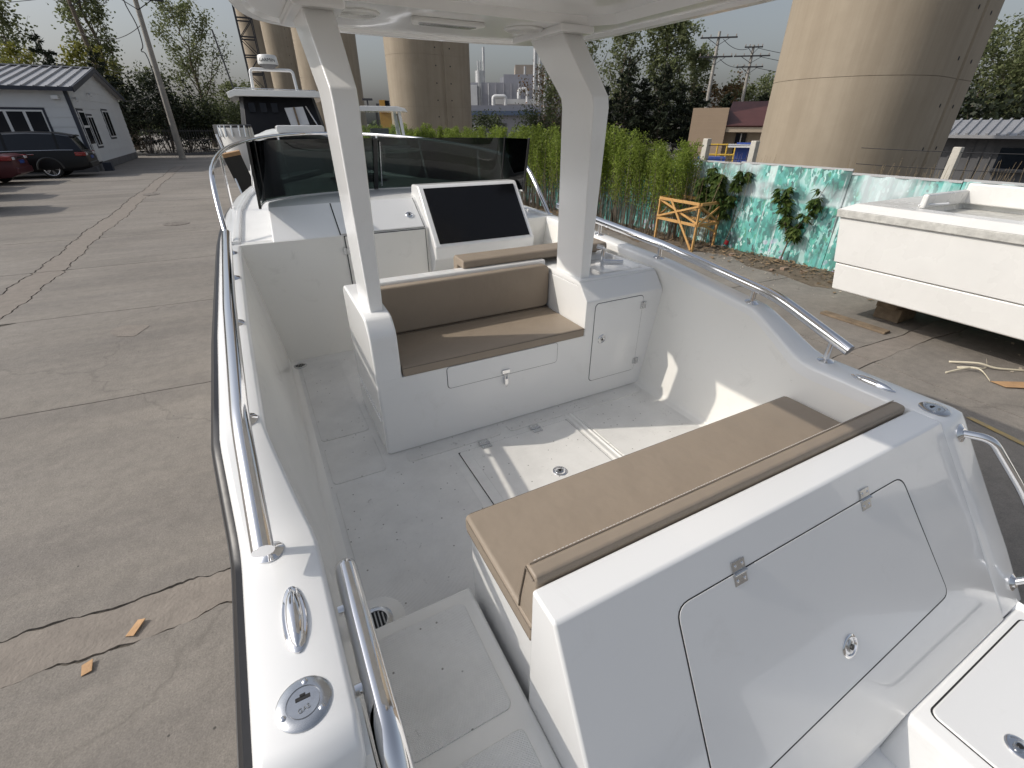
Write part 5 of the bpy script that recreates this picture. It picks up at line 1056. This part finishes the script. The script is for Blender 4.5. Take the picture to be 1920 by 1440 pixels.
# ================================================================ printed hoarding along the yard
def mural():
    """Printed forest scene: white-green trunks in upright bands, turquoise foliage, darker thickets and lilac flowers low down."""
    m = bpy.data.materials.new('mural_print'); m.use_nodes = True; MATS['mural_print'] = m; t = m.node_tree; N = t.nodes; L = t.links; b = N['Principled BSDF']; b.inputs['Roughness'].default_value = .45
    geo = N.new('ShaderNodeNewGeometry'); sp = N.new('ShaderNodeSeparateXYZ'); L.new(geo.outputs['Position'], sp.inputs[0])
    cb_ = N.new('ShaderNodeCombineXYZ'); L.new(sp.outputs['Y'], cb_.inputs[0]); L.new(sp.outputs['Z'], cb_.inputs[1]); UV = cb_.outputs[0]
    def noise(scale, detail=4, rough=.55, vec=UV, dist=0.):
        n = N.new('ShaderNodeTexNoise'); n.inputs['Scale'].default_value = scale; n.inputs['Detail'].default_value = detail; n.inputs['Roughness'].default_value = rough; n.inputs['Distortion'].default_value = dist; L.new(vec, n.inputs['Vector']); return n
    def ramp(fac, stops, interp='LINEAR'):
        r = N.new('ShaderNodeValToRGB'); e = r.color_ramp.elements; r.color_ramp.interpolation = interp
        while len(e) < len(stops): e.new(.5)
        for q, (p, c) in zip(e, stops): q.position = p; q.color = (*c, 1)
        L.new(fac, r.inputs[0]); return r.outputs[0]
    def mix(a, bb, fac, mode='MIX'):
        n = N.new('ShaderNodeMixRGB'); n.blend_type = mode
        for i, v in ((0, fac), (1, a), (2, bb)):
            if isinstance(v, (int, float)): n.inputs[i].default_value = v
            elif isinstance(v, tuple): n.inputs[i].default_value = (*v, 1)
            else: L.new(v, n.inputs[i])
        return n.outputs[0]
    def mapping(scale, loc=(0, 0, 0), rot=0.):
        mp = N.new('ShaderNodeMapping'); mp.inputs['Scale'].default_value = scale; mp.inputs['Location'].default_value = loc; mp.inputs['Rotation'].default_value = (0, 0, rot); L.new(UV, mp.inputs['Vector']); return mp.outputs[0]
    big = noise(1.1, 3, .5).outputs['Fac']
    base = ramp(big, [(.34, (.006, .075, .07)), (.44, (.015, .25, .21)), (.52, (.09, .46, .41)), (.60, (.48, .68, .66))])
    # leaves: stretched voronoi cells in two directions
    wob = noise(6, 2).outputs['Color']
    def leaves(rot, sc):
        ad = N.new('ShaderNodeVectorMath'); ad.operation = 'ADD'; sl_ = N.new('ShaderNodeVectorMath'); sl_.operation = 'SCALE'; sl_.inputs['Scale'].default_value = .12; L.new(wob, sl_.inputs[0]); L.new(mapping((1, .34, 1), (.3*rot, 0, 0), rot), ad.inputs[0]); L.new(sl_.outputs[0], ad.inputs[1])
        v = N.new('ShaderNodeTexVoronoi'); v.inputs['Scale'].default_value = sc; L.new(ad.outputs[0], v.inputs['Vector']); return v
    dens = ramp(noise(1.5, 4).outputs['Fac'], [(.36, (0, 0, 0)), (.50, (1, 1, 1))])
    c = base
    for rot, sc_, stops, cover in ((.75, 11, [(.15, (.003, .03, .035)), (.5, (.01, .14, .12)), (.85, (.02, .30, .22))], .42), (-.65, 13, [(.15, (.01, .10, .09)), (.5, (.02, .33, .27)), (.9, (.18, .62, .50))], .36), (.25, 17, [(.15, (.02, .22, .10)), (.5, (.06, .46, .36)), (.9, (.62, .80, .76))], .33), (-1.2, 19, [(.15, (.004, .06, .06)), (.6, (.10, .52, .46)), (.95, (.78, .88, .86))], .30)):
        v = leaves(rot, sc_); lf = ramp(v.outputs['Distance'], [(cover, (1, 1, 1)), (cover+.03, (0, 0, 0))]); hu = ramp(v.outputs['Color'], stops); c = mix(c, hu, mix((0, 0, 0), lf, mix(dens, (1, 1, 1), .3)))
    # upright trunks and sun shafts
    for sc_, off, p, colr, k in ((3.3, 2, .60, (.66, .78, .76), .8), (6.0, 14, .62, (.55, .74, .72), .6), (10.0, 31, .66, (.80, .86, .86), .6)):
        tn = noise(sc_, 2, .5, mapping((1, .045, 1), (off, 0, 0), .05)).outputs['Fac']; tk_ = ramp(tn, [(p, (0, 0, 0)), (p+.012, (1, 1, 1)), (p+.07, (1, 1, 1)), (p+.082, (0, 0, 0))]); c = mix(c, colr, mix((0, 0, 0), tk_, k))
    td = ramp(noise(5.1, 2, .5, mapping((1, .05, 1), (9, 0, 0), -.03)).outputs['Fac'], [(.33, (1, 1, 1)), (.35, (0, 0, 0))]); c = mix(c, (.003, .028, .036), mix((0, 0, 0), td, .75))
    dk = ramp(noise(2.2, 4, .6).outputs['Fac'], [(.36, (1, 1, 1)), (.44, (0, 0, 0))]); c = mix(c, (.004, .04, .04), mix((0, 0, 0), dk, .7))
    # paler sky towards the top, flowers low down
    zr = ramp(sp.outputs['Z'], [(.95, (0, 0, 0)), (1.5, (1, 1, 1))]); pale = ramp(noise(.9, 3).outputs['Fac'], [(.44, (0, 0, 0)), (.56, (1, 1, 1))]); c = mix(c, (.68, .74, .76), mix((0, 0, 0), mix(zr, pale, 1, 'MULTIPLY'), .8))
    vf = N.new('ShaderNodeTexVoronoi'); vf.inputs['Scale'].default_value = 7; L.new(UV, vf.inputs['Vector']); fl = ramp(vf.outputs['Distance'], [(.25, (1, 1, 1)), (.36, (0, 0, 0))]); lowz = ramp(sp.outputs['Z'], [(.15, (1, 1, 1)), (.45, (0, 0, 0))]); where = ramp(noise(.7, 2).outputs['Fac'], [(.46, (0, 0, 0)), (.54, (1, 1, 1))])
    c = mix(c, mix((.42, .32, .55), (.75, .70, .80), vf.outputs['Color']), mix(mix(fl, lowz, 1, 'MULTIPLY'), where, 1, 'MULTIPLY'))
    c = mix(c, (.52, .68, .66), .16)
    L.new(c, b.inputs['Base Color'])
mural()
principled('panel_back', (.42, .42, .42), .6)
mf = empty('mural_fence', (0, 0, 0), 0, 'waist-high hoarding printed with a turquoise forest along the yard', 'fence')
FY = Vector((-.0816, 1, 0)).normalized(); FX = Vector((1, .0816, 0)).normalized()
def fence_pt(y, off, z): p = Vector((fence_x(y), y, z)) + FX*off; return p
yy = -4.0; k = 0
seams = [-4, -2.1, -.2, 1.7, 2.95, 4.26, 6.1, 8.0, 9.9, 11.8, 13.7, 15.6, 17.5, 19.4, 21.3, 23.2, 25.1, 27.0, 28.9]
for a, b in zip(seams, seams[1:]):
    zt = 1.492 + (.012 if k % 2 else -.008) + (-.03 if 1.5 < a < 4.2 else 0); sec = []
    n = int((b-a-.01)/.075)
    for i in range(n+1):
        y = a+.005+(b-a-.01)*i/n; ph = i % 4; sec.append((y, (0, 0, .016, .016)[ph]))
    V = [fence_pt(y, -o, z) for z in (.03, zt) for y, o in sec]+[fence_pt(y, .012-o, z) for z in (.03, zt) for y, o in sec]; m_ = len(sec); F = []
    for i in range(m_-1):
        F.append((i, i+1, m_+i+1, m_+i)); F.append((2*m_+i, 3*m_+i, 3*m_+i+1, 2*m_+i+1)); F.append((m_+i, m_+i+1, 3*m_+i+1, 3*m_+i))
    mesh_obj('panel', V, F, 'mural_print', mf, smooth=False, fix=False)
    p0, p1 = fence_pt(a+.003, -.02, zt+.006), fence_pt(b-.003, -.02, zt+.006); bar('top_rail', p0+FX*.025, p1+FX*.025, .035, .03, 'panel_back', mf)
    k += 1
for y in seams[::1]:
    p = fence_pt(y, .06, 0); box('post', (p.x-.02, p.y-.02, 0), (p.x+.02, p.y+.02, 1.46), 'panel_back', mf)

# ================================================================ row of young hedge shrubs
def hedge_mesh(seed):
    r = random.Random(seed); g = np.random.default_rng(seed); tubes = []; P = []
    for i in range(9):
        x, y = r.gauss(0, .12), r.gauss(0, .16); h = r.uniform(1.75, 2.2); p = [Vector((x*.5, y*.5, 0)), Vector((x, y, h*.4)), Vector((x*1.2+r.gauss(0, .05), y*1.2+r.gauss(0, .05), h))]
        tubes.append(tube_data(p, [.011, .008, .003], 5)); m = 300
        z = h*(.24+.78*g.beta(2.4, 1.0, m)); t = np.clip(z/h, 0, 1.02)[:, None]; A = np.array(tuple(p[1])); B = np.array(tuple(p[2])); C0 = np.array(tuple(p[0]))
        q = np.where(t < .4, C0+(A-C0)*(t/.4), A+(B-A)*((t-.4)/.6)); P.append(q+g.normal(size=(m, 3))*np.array([.05, .055, .03]))
    V, F = join_data(tubes); Vn, Fn = leaf_quads(np.concatenate(P), .048, seed, .7, .5, -.5); return (V, F), (Vn, Fn)
protos = []
for s in range(5):
    (V, F), (Vn, Fn) = hedge_mesh(300+s); T = empty('hedge_shrub', (0, 0, 0), 0, 'young leafy hedge shrub in the green row against the mural fence', 'shrub', 'hedge shrubs along the mural fence')
    mesh_obj('stems', V, F, 'bark', T, angle=60); fast_mesh('foliage', Vn, Fn, 'leaf_hedge', T); protos.append(T)
hr = random.Random(77); n_h = 0
def copy_tree(root, loc, rz, sc):
    r = root.copy(); COL.objects.link(r); r.location = loc; r.rotation_euler = (0, 0, rz); r.scale = sc
    for ch in root.children:
        c = ch.copy(); COL.objects.link(c); c.parent = r
    return r
y = 7.05
while y < 27:
    for row in range(2):
        yy = y+hr.uniform(-.08, .08)+.16*row; loc = (fence_x(yy)-.16-.20*row+hr.uniform(-.05, .05), yy, .02); sc = hr.uniform(.76, .95)*(.95 if yy < 8 else 1); scl = (sc, sc, sc)
        p = protos[n_h % 5]
        if n_h < 5: p.location = loc; p.rotation_euler = (0, 0, hr.uniform(0, 6.3)); p.scale = scl
        else: copy_tree(p, loc, hr.uniform(0, 6.3), scl)
        n_h += 1
    y += .34 if y < 13 else .46

# ================================================================ two young peach trees at the fence
def peach(loc, stems, label, seed, nleaf=26):
    r = random.Random(seed); T = empty('peach_tree', loc, 0, label, 'tree'); tubes = []; LV = []; LF = []
    for st in stems:
        P = [Vector(p) for p in st]; sp_ = spline(P, 5); tubes.append(tube_data(sp_, [max(.004, .016*(1-i/len(sp_))) for i in range(len(sp_))], 7)); m = len(sp_)
        for q in range(nleaf):
            t = r.uniform(.38, 1)**.9; p = sp_[min(m-1, int(t*(m-1)))]; a = r.uniform(0, 6.3); tw = Vector((cos(a), sin(a), r.uniform(.0, .8))).normalized()*r.uniform(.03, .13); base_ = p+tw; tubes.append(tube_data([p, base_], [.004, .002], 4))
            for w in range(13):
                b0 = p+tw*r.uniform(.35, 1); a2 = a+r.gauss(0, .9); L_ = r.uniform(.09, .16); d = Vector((cos(a2)*.75, sin(a2)*.75, r.uniform(-1.0, -.05))).normalized(); s = d.cross(Vector((0, 0, 1))).normalized()*L_*.17; dr = Vector((0, 0, -.02)); k = len(LV)
                LV += [b0, b0+d*L_*.35+s, b0+d*L_*.7+s*.75+dr*.5, b0+d*L_+dr, b0+d*L_*.7-s*.75+dr*.5, b0+d*L_*.35-s]; LF += [(k, k+1, k+2, k+3), (k, k+3, k+4, k+5)]
    V, F = join_data(tubes); mesh_obj('trunk', V, F, 'bark', T, angle=60); fast_mesh('crown', [tuple(v) for v in LV], LF, 'leaf_peach', T); return T
peach((7.84, 4.88, .03), [((0, 0, 0), (.02, -.03, .3), (.02, -.10, .5), (0, -.26, .85), (-.02, -.42, 1.30)), ((.02, -.03, .3), (0, .06, .55), (-.03, .18, .85), (-.05, .27, 1.15))], 'young peach tree with two leafy stems in front of the mural', 201, 30)
peach((7.72, 6.28, .03), [((0, 0, 0), (.0, -.1, .5), (0, -.25, 1.0), (.02, -.42, 1.38)), ((0, 0, 0), (0, .12, .5), (-.02, .2, .95), (0, .30, 1.42)), ((0, 0, .1), (-.06, -.05, .6), (-.1, 0, 1.05), (-.12, -.02, 1.30)), ((0, 0, .2), (-.05, .2, .6), (-.1, .36, .9), (-.1, .46, 1.2))], 'bushier young peach tree behind the timber frame', 202, 34)

# ================================================================ timber frame
principled('pine', (.56, .33, .12), .65, col2=(.44, .235, .075), vscale=7, bump=.2, bscale=50)
cr = empty('timber_trestle', (7.39, 6.69, .002), 0, 'open trestle of yellow pine battens standing beside the fence', 'trestle')
LG = [(-.26, .50), (-.27, -.51), (.31, -.48), (.24, .48)]; ZT = .835; ZM = .47
for x, y in LG: bar('leg', (x, y, 0), (x, y, ZT), .045, .03, 'pine', cr, .002)
def cb_(n, i, z0, j, z1, off=.02, w=.028, h=.05):
    (x0, y0), (x1, y1) = LG[i], LG[j]; c = Vector((.005, 0, 0)); a = Vector((x0, y0, z0)); b = Vector((x1, y1, z1)); o_ = ((a+b)/2-Vector((0, 0, (z0+z1)/2))); o_ = o_.normalized()*off if o_.length > .01 else Vector(); bar(n, a+o_, b+o_, w, h, 'pine', cr, .002)
for i in range(4):
    j = (i+1) % 4; cb_('top_rail', i, ZT, j, ZT+.004); cb_('middle_rail', i, ZM, j, ZM+.003)
    cb_('brace', i, ZM+.03, j, ZT-.03, .035, .02, .035); cb_('brace', i, ZT-.03, j, ZM+.03, -.0, .02, .035)
a, b = Vector((-.295, .18, ZT)), Vector((-.305, -.50, .03)); bar('long_brace', a, b, .022, .04, 'pine', cr, .002); bar('long_brace', (-.15, -.545, ZM), (.30, -.515, .30), .022, .035, 'pine', cr, .002)
# plastic bottle leaning in the litter
tinted_glass('bottle_plastic', (.82, .86, .86)); principled('label_red', (.50, .02, .03), .4)
bt = empty('plastic_bottle', (7.80, 6.02, .05), 0, 'clear drinks bottle with a red label leaning at the fence foot', 'bottle'); bt.rotation_euler = (radians(4), radians(14), 0)
lathe('bottle', [(.025, 0), (.036, .01), (.036, .13), (.033, .15), (.036, .17), (.030, .21), (.014, .25), (.014, .275), (.001, .275)], (0, 0, 0), 'bottle_plastic', bt, n=18); lathe('label', [(.0365, .05), (.0368, .055), (.0368, .12), (.0365, .125)], (0, 0, 0), 'label_red', bt, n=18); lathe('cap', [(.016, .272), (.016, .292), (.001, .292)], (0, 0, 0), 'label_red', bt, n=14)
# broken bricks and straps near the fence
principled('broken_brick', (.27, .19, .14), .9, var=.25, vscale=20); r = random.Random(6)
for i, (x, y, s, lb) in enumerate(((7.52, 5.60, .055, 'pale brick fragment in the litter right of the timber frame'), (7.50, 4.55, .06, 'reddish brick fragment right of the peach tree'), (7.28, 4.62, .035, 'small orange lump of rubble at the edge of the litter'), (7.62, 4.30, .05, 'brown brick fragment near the white hull moulding'))):
    V = [(x+s*(u+r.uniform(-.25, .25)), y+s*.7*(v+r.uniform(-.25, .25)), .02+s*.5*(w+r.uniform(-.2, .2))) for w in (-.6, 1) for u, v in ((-1, -1), (1, -1), (1, 1), (-1, 1))]; o = mesh_obj('rubble', V, BOXF, 'broken_brick', None, .006); tag(o, lb, 'rubble', 'rubble at the fence')
principled('strap', (.66, .60, .46), .6)
for i, P in enumerate((((5.55, 1.50, .008), (5.8, 1.42, .04), (6.0, 1.36, .012), (6.15, 1.42, .05)), ((5.78, 1.50, .01), (5.82, 1.36, .05), (5.72, 1.22, .01)), ((5.86, 1.6, .01), (5.98, 1.42, .045), (6.08, 1.30, .02), (6.3, 1.15, .01)))):
    sp_ = spline(P, 6); V = []
    for p in sp_: V += [p+Vector((0, 0, -.008)), p+Vector((.004, .008, .008))]
    F = [(2*i_, 2*i_+1, 2*i_+3, 2*i_+2) for i_ in range(len(sp_)-1)]; o = mesh_obj('packing_strap', V, F, 'strap', fix=False); md = o.modifiers.new('solid', 'SOLIDIFY'); md.thickness = .0015; tag(o, ['longest cream packing strap on the concrete by the hull moulding', 'short curled cream packing strap on the concrete', 'cream packing strap reaching towards the cardboard sheet'][i], 'strap', 'packing straps')
cbs = mesh_obj('cardboard_sheet', [(5.72, 1.22, .012), (6.6, .70, .010), (6.5, .55, .022), (5.70, 1.10, .014), (5.72, 1.22, .008), (6.6, .70, .006), (6.5, .55, .018), (5.70, 1.10, .010)], BOXF, 'cardboard'); tag(cbs, 'brown cardboard sheet on the concrete at the right edge', 'cardboard')

# ================================================================ white hull moulding on blocks at the right
HM = empty('hull_moulding', (6.0, 0, 0), 0, 'unfinished white boat moulding on timber blocks at the right', 'boat moulding')
principled('moulding_white', (.74, .73, .70), .3, var=.03, vscale=3, bump=.04, bscale=12, rvar=.1); principled('moulding_edge', (.52, .51, .47), .7, var=.2, vscale=14, bump=.4, bscale=40)
Y0, Y1 = -3.2, 3.0
def shell(name, prof, mat, y1=Y1, bevel=.015):
    """Outline of the moulding's near long side (x offset, z), carried round to the far side as one shell."""
    W_ = 1.72; P = list(prof)+[(W_-x, z) for x, z in reversed(prof)]
    return ext(name, P, 'y', Y0, y1, mat, HM, bevel, 3)
o1_ = shell('lower_side', [(.07, .345), (.012, .36), (.020, .655), (.05, .665)], 'moulding_white', Y1)
o2_ = shell('upper_side', [(.012, .668), (.006, .672), (.014, 1.160), (.03, 1.17)], 'moulding_white', Y1+.012)
o3_ = shell('flange', [(-.012, 1.165), (-.016, 1.17), (-.016, 1.238), (-.008, 1.245), (.05, 1.245)], 'moulding_edge', Y1+.04, .006)
V = [(-.012, Y0, 1.246), (-.012, Y1+.035, 1.246), (1.732, Y1+.035, 1.246), (1.732, Y0, 1.246), (.10, Y0, 1.315), (.10, Y1-.09, 1.315), (1.62, Y1-.09, 1.315), (1.62, Y0, 1.315), (.30, Y0, 1.318), (.30, 2.42, 1.318), (1.40, 2.42, 1.318), (1.40, Y0, 1.318), (.32, Y0, .9), (.32, 2.38, .9), (1.38, 2.38, .9), (1.38, Y0, .9)]
F = [(0, 1, 5, 4), (1, 2, 6, 5), (2, 3, 7, 6), (4, 5, 9, 8), (5, 6, 10, 9), (6, 7, 11, 10), (8, 9, 13, 12), (9, 10, 14, 13), (10, 11, 15, 14), (12, 13, 14, 15)]
o4_ = mesh_obj('deck', V, F, 'moulding_white', HM, .012, 3)
for o in (o1_, o2_, o3_, o4_):                     # the end wall rakes outwards towards the top
    for v in o.data.vertices:
        if v.co.y > 2: v.co.y += .2*(min(v.co.z, 1.25)-.35)
ext('coaming', [(.52, 1.30), (.50, 1.40), (.53, 1.43), (.56, 1.43), (.58, 1.30)], 'y', Y0, 2.32, 'moulding_white', HM, .006) if False else None
for n_, lo, hi in (('coaming_far', (1.30, Y0, 1.30), (1.36, 2.60, 1.52)), ('coaming_end', (.40, 2.56, 1.30), (1.36, 2.62, 1.45))): box(n_, lo, hi, 'moulding_white', HM, .02, 3)
for y in (1.75, .95, .1): ext('frame_beam', [(.30, 1.19), (.36, 1.30), (1.34, 1.30), (1.40, 1.19)], 'y', y-.05, y+.05, 'moulding_white', HM, .02)
tube('fitting_rod', [(.40, 2.62, 1.335), (.62, 2.45, 1.36)], .012, 'frame_white', HM, 8)
principled('old_timber', (.20, .15, .10), .9, var=.3, vscale=8, bump=.4, bscale=30)
for i, (x, y, l, lb) in enumerate(((6.45, 2.55, 1.2, 'timber bearer under the near end of the white moulding'), (6.12, .5, 1.5, 'timber bearer under the middle of the white moulding'), (6.12, -1.9, 1.5, 'timber bearer under the far end of the white moulding'))):
    o = box('timber_bearer', (x, y-.11, .17), (x+l, y+.11, .343), 'old_timber', None, .01); tag(o, lb, 'timber', 'timber bearers'); o2 = box('timber_block', (x+.1, y-.14, .002), (x+.5, y+.14, .169), 'old_timber', None, .01); tag(o2, lb.replace('bearer under', 'block below the bearer at').replace('white moulding', 'white moulding, on the ground'), 'timber', 'timber blocks')
o = box('timber_board', (6.05, 2.30, .002), (6.17, 3.05, .03), 'old_timber', None, .004); o.rotation_euler = (0, 0, 0); tag(o, 'thin timber board on the ground at the edge of the moulding shadow', 'timber')

# ================================================================ dark wheelhouse boat beyond the bow
B2 = empty('wheelhouse_boat', (1.38, 17.8, 0), radians(-2), 'moored-up boat with black wheelhouse and radar dome beyond the bow', 'boat')
rings = []
for y, w, zk in ((-4.6, .55, .9), (-4.2, 1.15, .55), (-3.2, 1.45, .35), (0, 1.5, .3), (4, 1.45, .3)):
    rings.append([(-w, y, 1.55), (-w*.94, y, .9), (-w*.6, y, zk), (w*.6, y, zk), (w*.94, y, .9), (w, y, 1.55)])
loft('hull', rings, 'gelcoat', B2, bevel=.03, seg=3, angle=30)
rings = []
for z, w, y0, y1 in ((1.5, 1.16, -.9, 2.6), (2.05, 1.15, -.75, 2.6), (2.78, 1.04, -.25, 2.55)): rings.append([(-w, y0+.28, z), (-w*.9, y0, z), (w*.9, y0, z), (w, y0+.28, z), (w, y1, z), (-w, y1, z)])
principled('wheelhouse_black', (.008, .008, .01), .5, spec=.25)
wh = loft('wheelhouse', rings, 'wheelhouse_black', B2, bevel=.02, seg=2, angle=20)
ext('wheelhouse_roof', [(-1.30, 2.72), (-1.32, 2.86), (-1.12, 2.94), (1.12, 2.94), (1.32, 2.86), (1.30, 2.72), (1.12, 2.78), (-1.12, 2.78)], 'y', -.62, 2.8, 'gelcoat', B2, .02, 2)
mesh_obj('window', [(.10, -.53, 2.50), (.62, -.53, 2.54), (.70, -.75, 2.07), (.18, -.79, 2.03), (.10, -.50, 2.50), (.62, -.50, 2.54), (.70, -.72, 2.07), (.18, -.76, 2.03)], BOXF, 'factory_white', wh)
bar('window_bar', (.36, -.56, 2.52), (.40, -.80, 2.04), .05, .03, 'old_timber', wh)
for k in range(3): box('window', (-.85+.30*k, -.56, 2.38), (-.68+.30*k, -.52, 2.62), 'window_dark', wh)
bar('wiper', (.70, -.60, 2.55), (.98, -.92, 1.9), .03, .02, 'steel', wh)
ar = tube('radar_arch', fillet([(-.62, .3, 2.9), (-.58, .3, 3.50), (.58, .3, 3.50), (.62, .3, 2.9)], .10), .045, 'gelcoat', B2, 10)
tube('roof_rail', fillet([(-1.1, -.4, 2.93), (-1.1, -.3, 2.99), (1.1, -.3, 2.97), (1.1, -.2, 2.92)], .05), .012, 'steel', B2, 8)
dm = lathe('radar_dome', [(.16, -.03), (.20, 0), (.272, .045), (.278, .06), (.262, .24), (.235, .275), (.12, .29), (.001, .292)], (-.05, .28, 3.58), 'plastic_white', B2, n=36)
lathe('radar_foot', [(.12, -.06), (.20, 0), (.262, .04), (.27, .045)], (-.05, .28, 3.575), 'shed_grey', dm, n=30)
v, f = text_data('GARMIN', .122, .003); a0 = -.12
mesh_obj('lettering', [(-.05+(.2735-.045*(p[1]+.0)/.2+p[2])*sin(p[0]/.27+a0), .28-(.2735-.045*p[1]/.2+p[2])*cos(p[0]/.27+a0), 3.58+.14+p[1]) for p in v], f, 'plastic_black', dm, smooth=False)
tube('whip_antenna', [(-1.12, -.1, 2.9), (-1.30, 0, 4.35)], .024, 'dark_steel', B2, 6); tube('antenna_aerial', [(-1.36, -.1, 3.75), (-1.10, .1, 3.77)], .012, 'dark_steel', B2, 5)
# her bow bulwark with its rail, and the dark fender board hung on it
pts = [(-1.42, -4.35), (-1.46, -4.9), (-1.32, -5.3), (-1.0, -5.45), (-.85, -5.3)]
pts = [(p.x, p.y) for p in spline([(x, y, 0) for x, y in pts], 5)]
loft('bulwark', [[(x, y, 1.2), (x*1.03-.02, y, 2.02), (x*1.03+.02, y+.04, 2.02), (x+.04, y+.04, 1.2)] for x, y in pts], 'plastic_white', B2, angle=50)
tube('bulwark_rail', [(x*1.03, y+.02, 2.05) for x, y in pts], .028, 'dark_steel', B2, 8)
for i in range(0, len(pts), 2): x, y = pts[i]; tube('rail_post', [(x*1.02-.03, y-.03, 1.85), (x*1.03-.01, y, 2.06)], .02, 'steel', B2, 6)
fb_ = bar('fender_board', (-1.36, -5.62, 1.52), (-1.12, -5.50, .35), .34, .07, 'plastic_black', B2, .01); bar('board_cap', (-1.365, -5.63, 1.58), (-1.35, -5.61, 1.50), .345, .085, 'cardboard', B2, .01)
tube('side_rail', [(-1.55, -5.4, 1.9), (-1.3, -5.75, .4)], .022, 'chrome', B2, 8)
principled('tarpaulin', (.50, .52, .52), .7, var=.12, vscale=2, bump=.6, bscale=3)
r = random.Random(3); nx, ny = 14, 16; V = []; F = []
for j in range(ny+1):
    for i in range(nx+1):
        u, v = -1+2*i/nx, j/ny; V.append((u*1.3, -4.1+3.0*v, 1.56+.42*(1-abs(u)**2.2)*(.75+.25*sin(v*9+u))+r.uniform(-.02, .02)))
for j in range(ny):
    for i in range(nx): q = j*(nx+1)+i; F.append((q, q+1, q+nx+2, q+nx+1))
mesh_obj('deck_cover', V, F, 'tarpaulin', B2, angle=80, fix=False)
ext('white_locker', rounded(-.35, 1.90, .75, 2.06, .06), 'y', -4.0, -3.2, 'gelcoat', B2, .02)
# ================================================================ white wheelhouse boat further back
B3 = empty('pilot_boat', (4.62, 18.9, 0), radians(-8), 'white pilot boat with large windows in front of the hedge', 'boat')
rings = [[(-w, y, 1.35), (-w*.93, y, .8), (-w*.55, y, .3), (w*.55, y, .3), (w*.93, y, .8), (w, y, 1.35)] for y, w in ((-3.6, .4), (-3, .9), (-2, 1.1), (1.0, 1.12), (3, 1.1))]
loft('hull', rings, 'gelcoat', B3, bevel=.03, seg=3, angle=30)
pw = [((-.80, -.55), (-.66, -.45)), ((.80, -.55), (.68, -.45)), ((-.82, 1.2), (-.72, 1.1)), ((.82, 1.2), (.72, 1.1))]
for (bx_, by_), (tx_, ty_) in pw: bar('cabin_pillar', (bx_, by_, 1.3), (tx_, ty_, 2.48), .10, .10, 'gelcoat', B3, .02)
mesh_obj('windscreen', [(-.74, -.55, 1.42), (.74, -.55, 1.42), (.64, -.46, 2.42), (-.62, -.46, 2.42)], [(0, 1, 2, 3)], 'clear_glass', B3); mesh_obj('side_window', [(-.81, -.5, 1.42), (-.83, 1.15, 1.42), (-.73, 1.05, 2.42), (-.67, -.42, 2.42)], [(0, 1, 2, 3)], 'clear_glass', B3); mesh_obj('side_window', [(.81, -.5, 1.42), (.83, 1.15, 1.42), (.73, 1.05, 2.42), (.67, -.42, 2.42)], [(0, 1, 2, 3)], 'clear_glass', B3)
bar('window_frame', (-.78, .0, 1.42), (-.72, .0, 2.42), .05, .04, 'plastic_black', B3); bar('window_frame', (-.8, .45, 1.5), (-.74, .45, 2.35), .04, .03, 'plastic_black', B3)
box('cabin_base', (-.92, -.85, 1.2), (.92, 1.3, 1.42), 'gelcoat', B3, .05, 3); box('helm_seat', (-.3, .3, 1.42), (.35, .6, 1.95), 'shed_grey', B3, .04)
ext('cabin_roof', [(-.98, 2.40), (-.86, 2.56), (-.6, 2.62), (.6, 2.62), (.86, 2.56), (.95, 2.44), (.8, 2.47), (-.8, 2.47)], 'y', -.75, 1.35, 'gelcoat', B3, .02, 2)
tube('antenna', [(-.62, .2, 2.58), (-.68, .2, 3.35)], .018, 'steel', B3, 6); bar('radar_bar', (-.45, .3, 2.84), (-.1, .3, 2.84), .08, .07, 'dark_steel', B3); tube('radar_post', [(-.28, .3, 2.58), (-.28, .3, 2.83)], .03, 'dark_steel', B3, 6); box('horn', (.0, .2, 2.61), (.10, .35, 2.72), 'dark_steel', B3)
tube('side_rail', fillet([(1.0, -.4, 1.4), (1.0, -.5, 1.6), (1.05, -2.6, 1.62), (.8, -3.2, 1.4)], .1), .018, 'chrome', B3, 8)
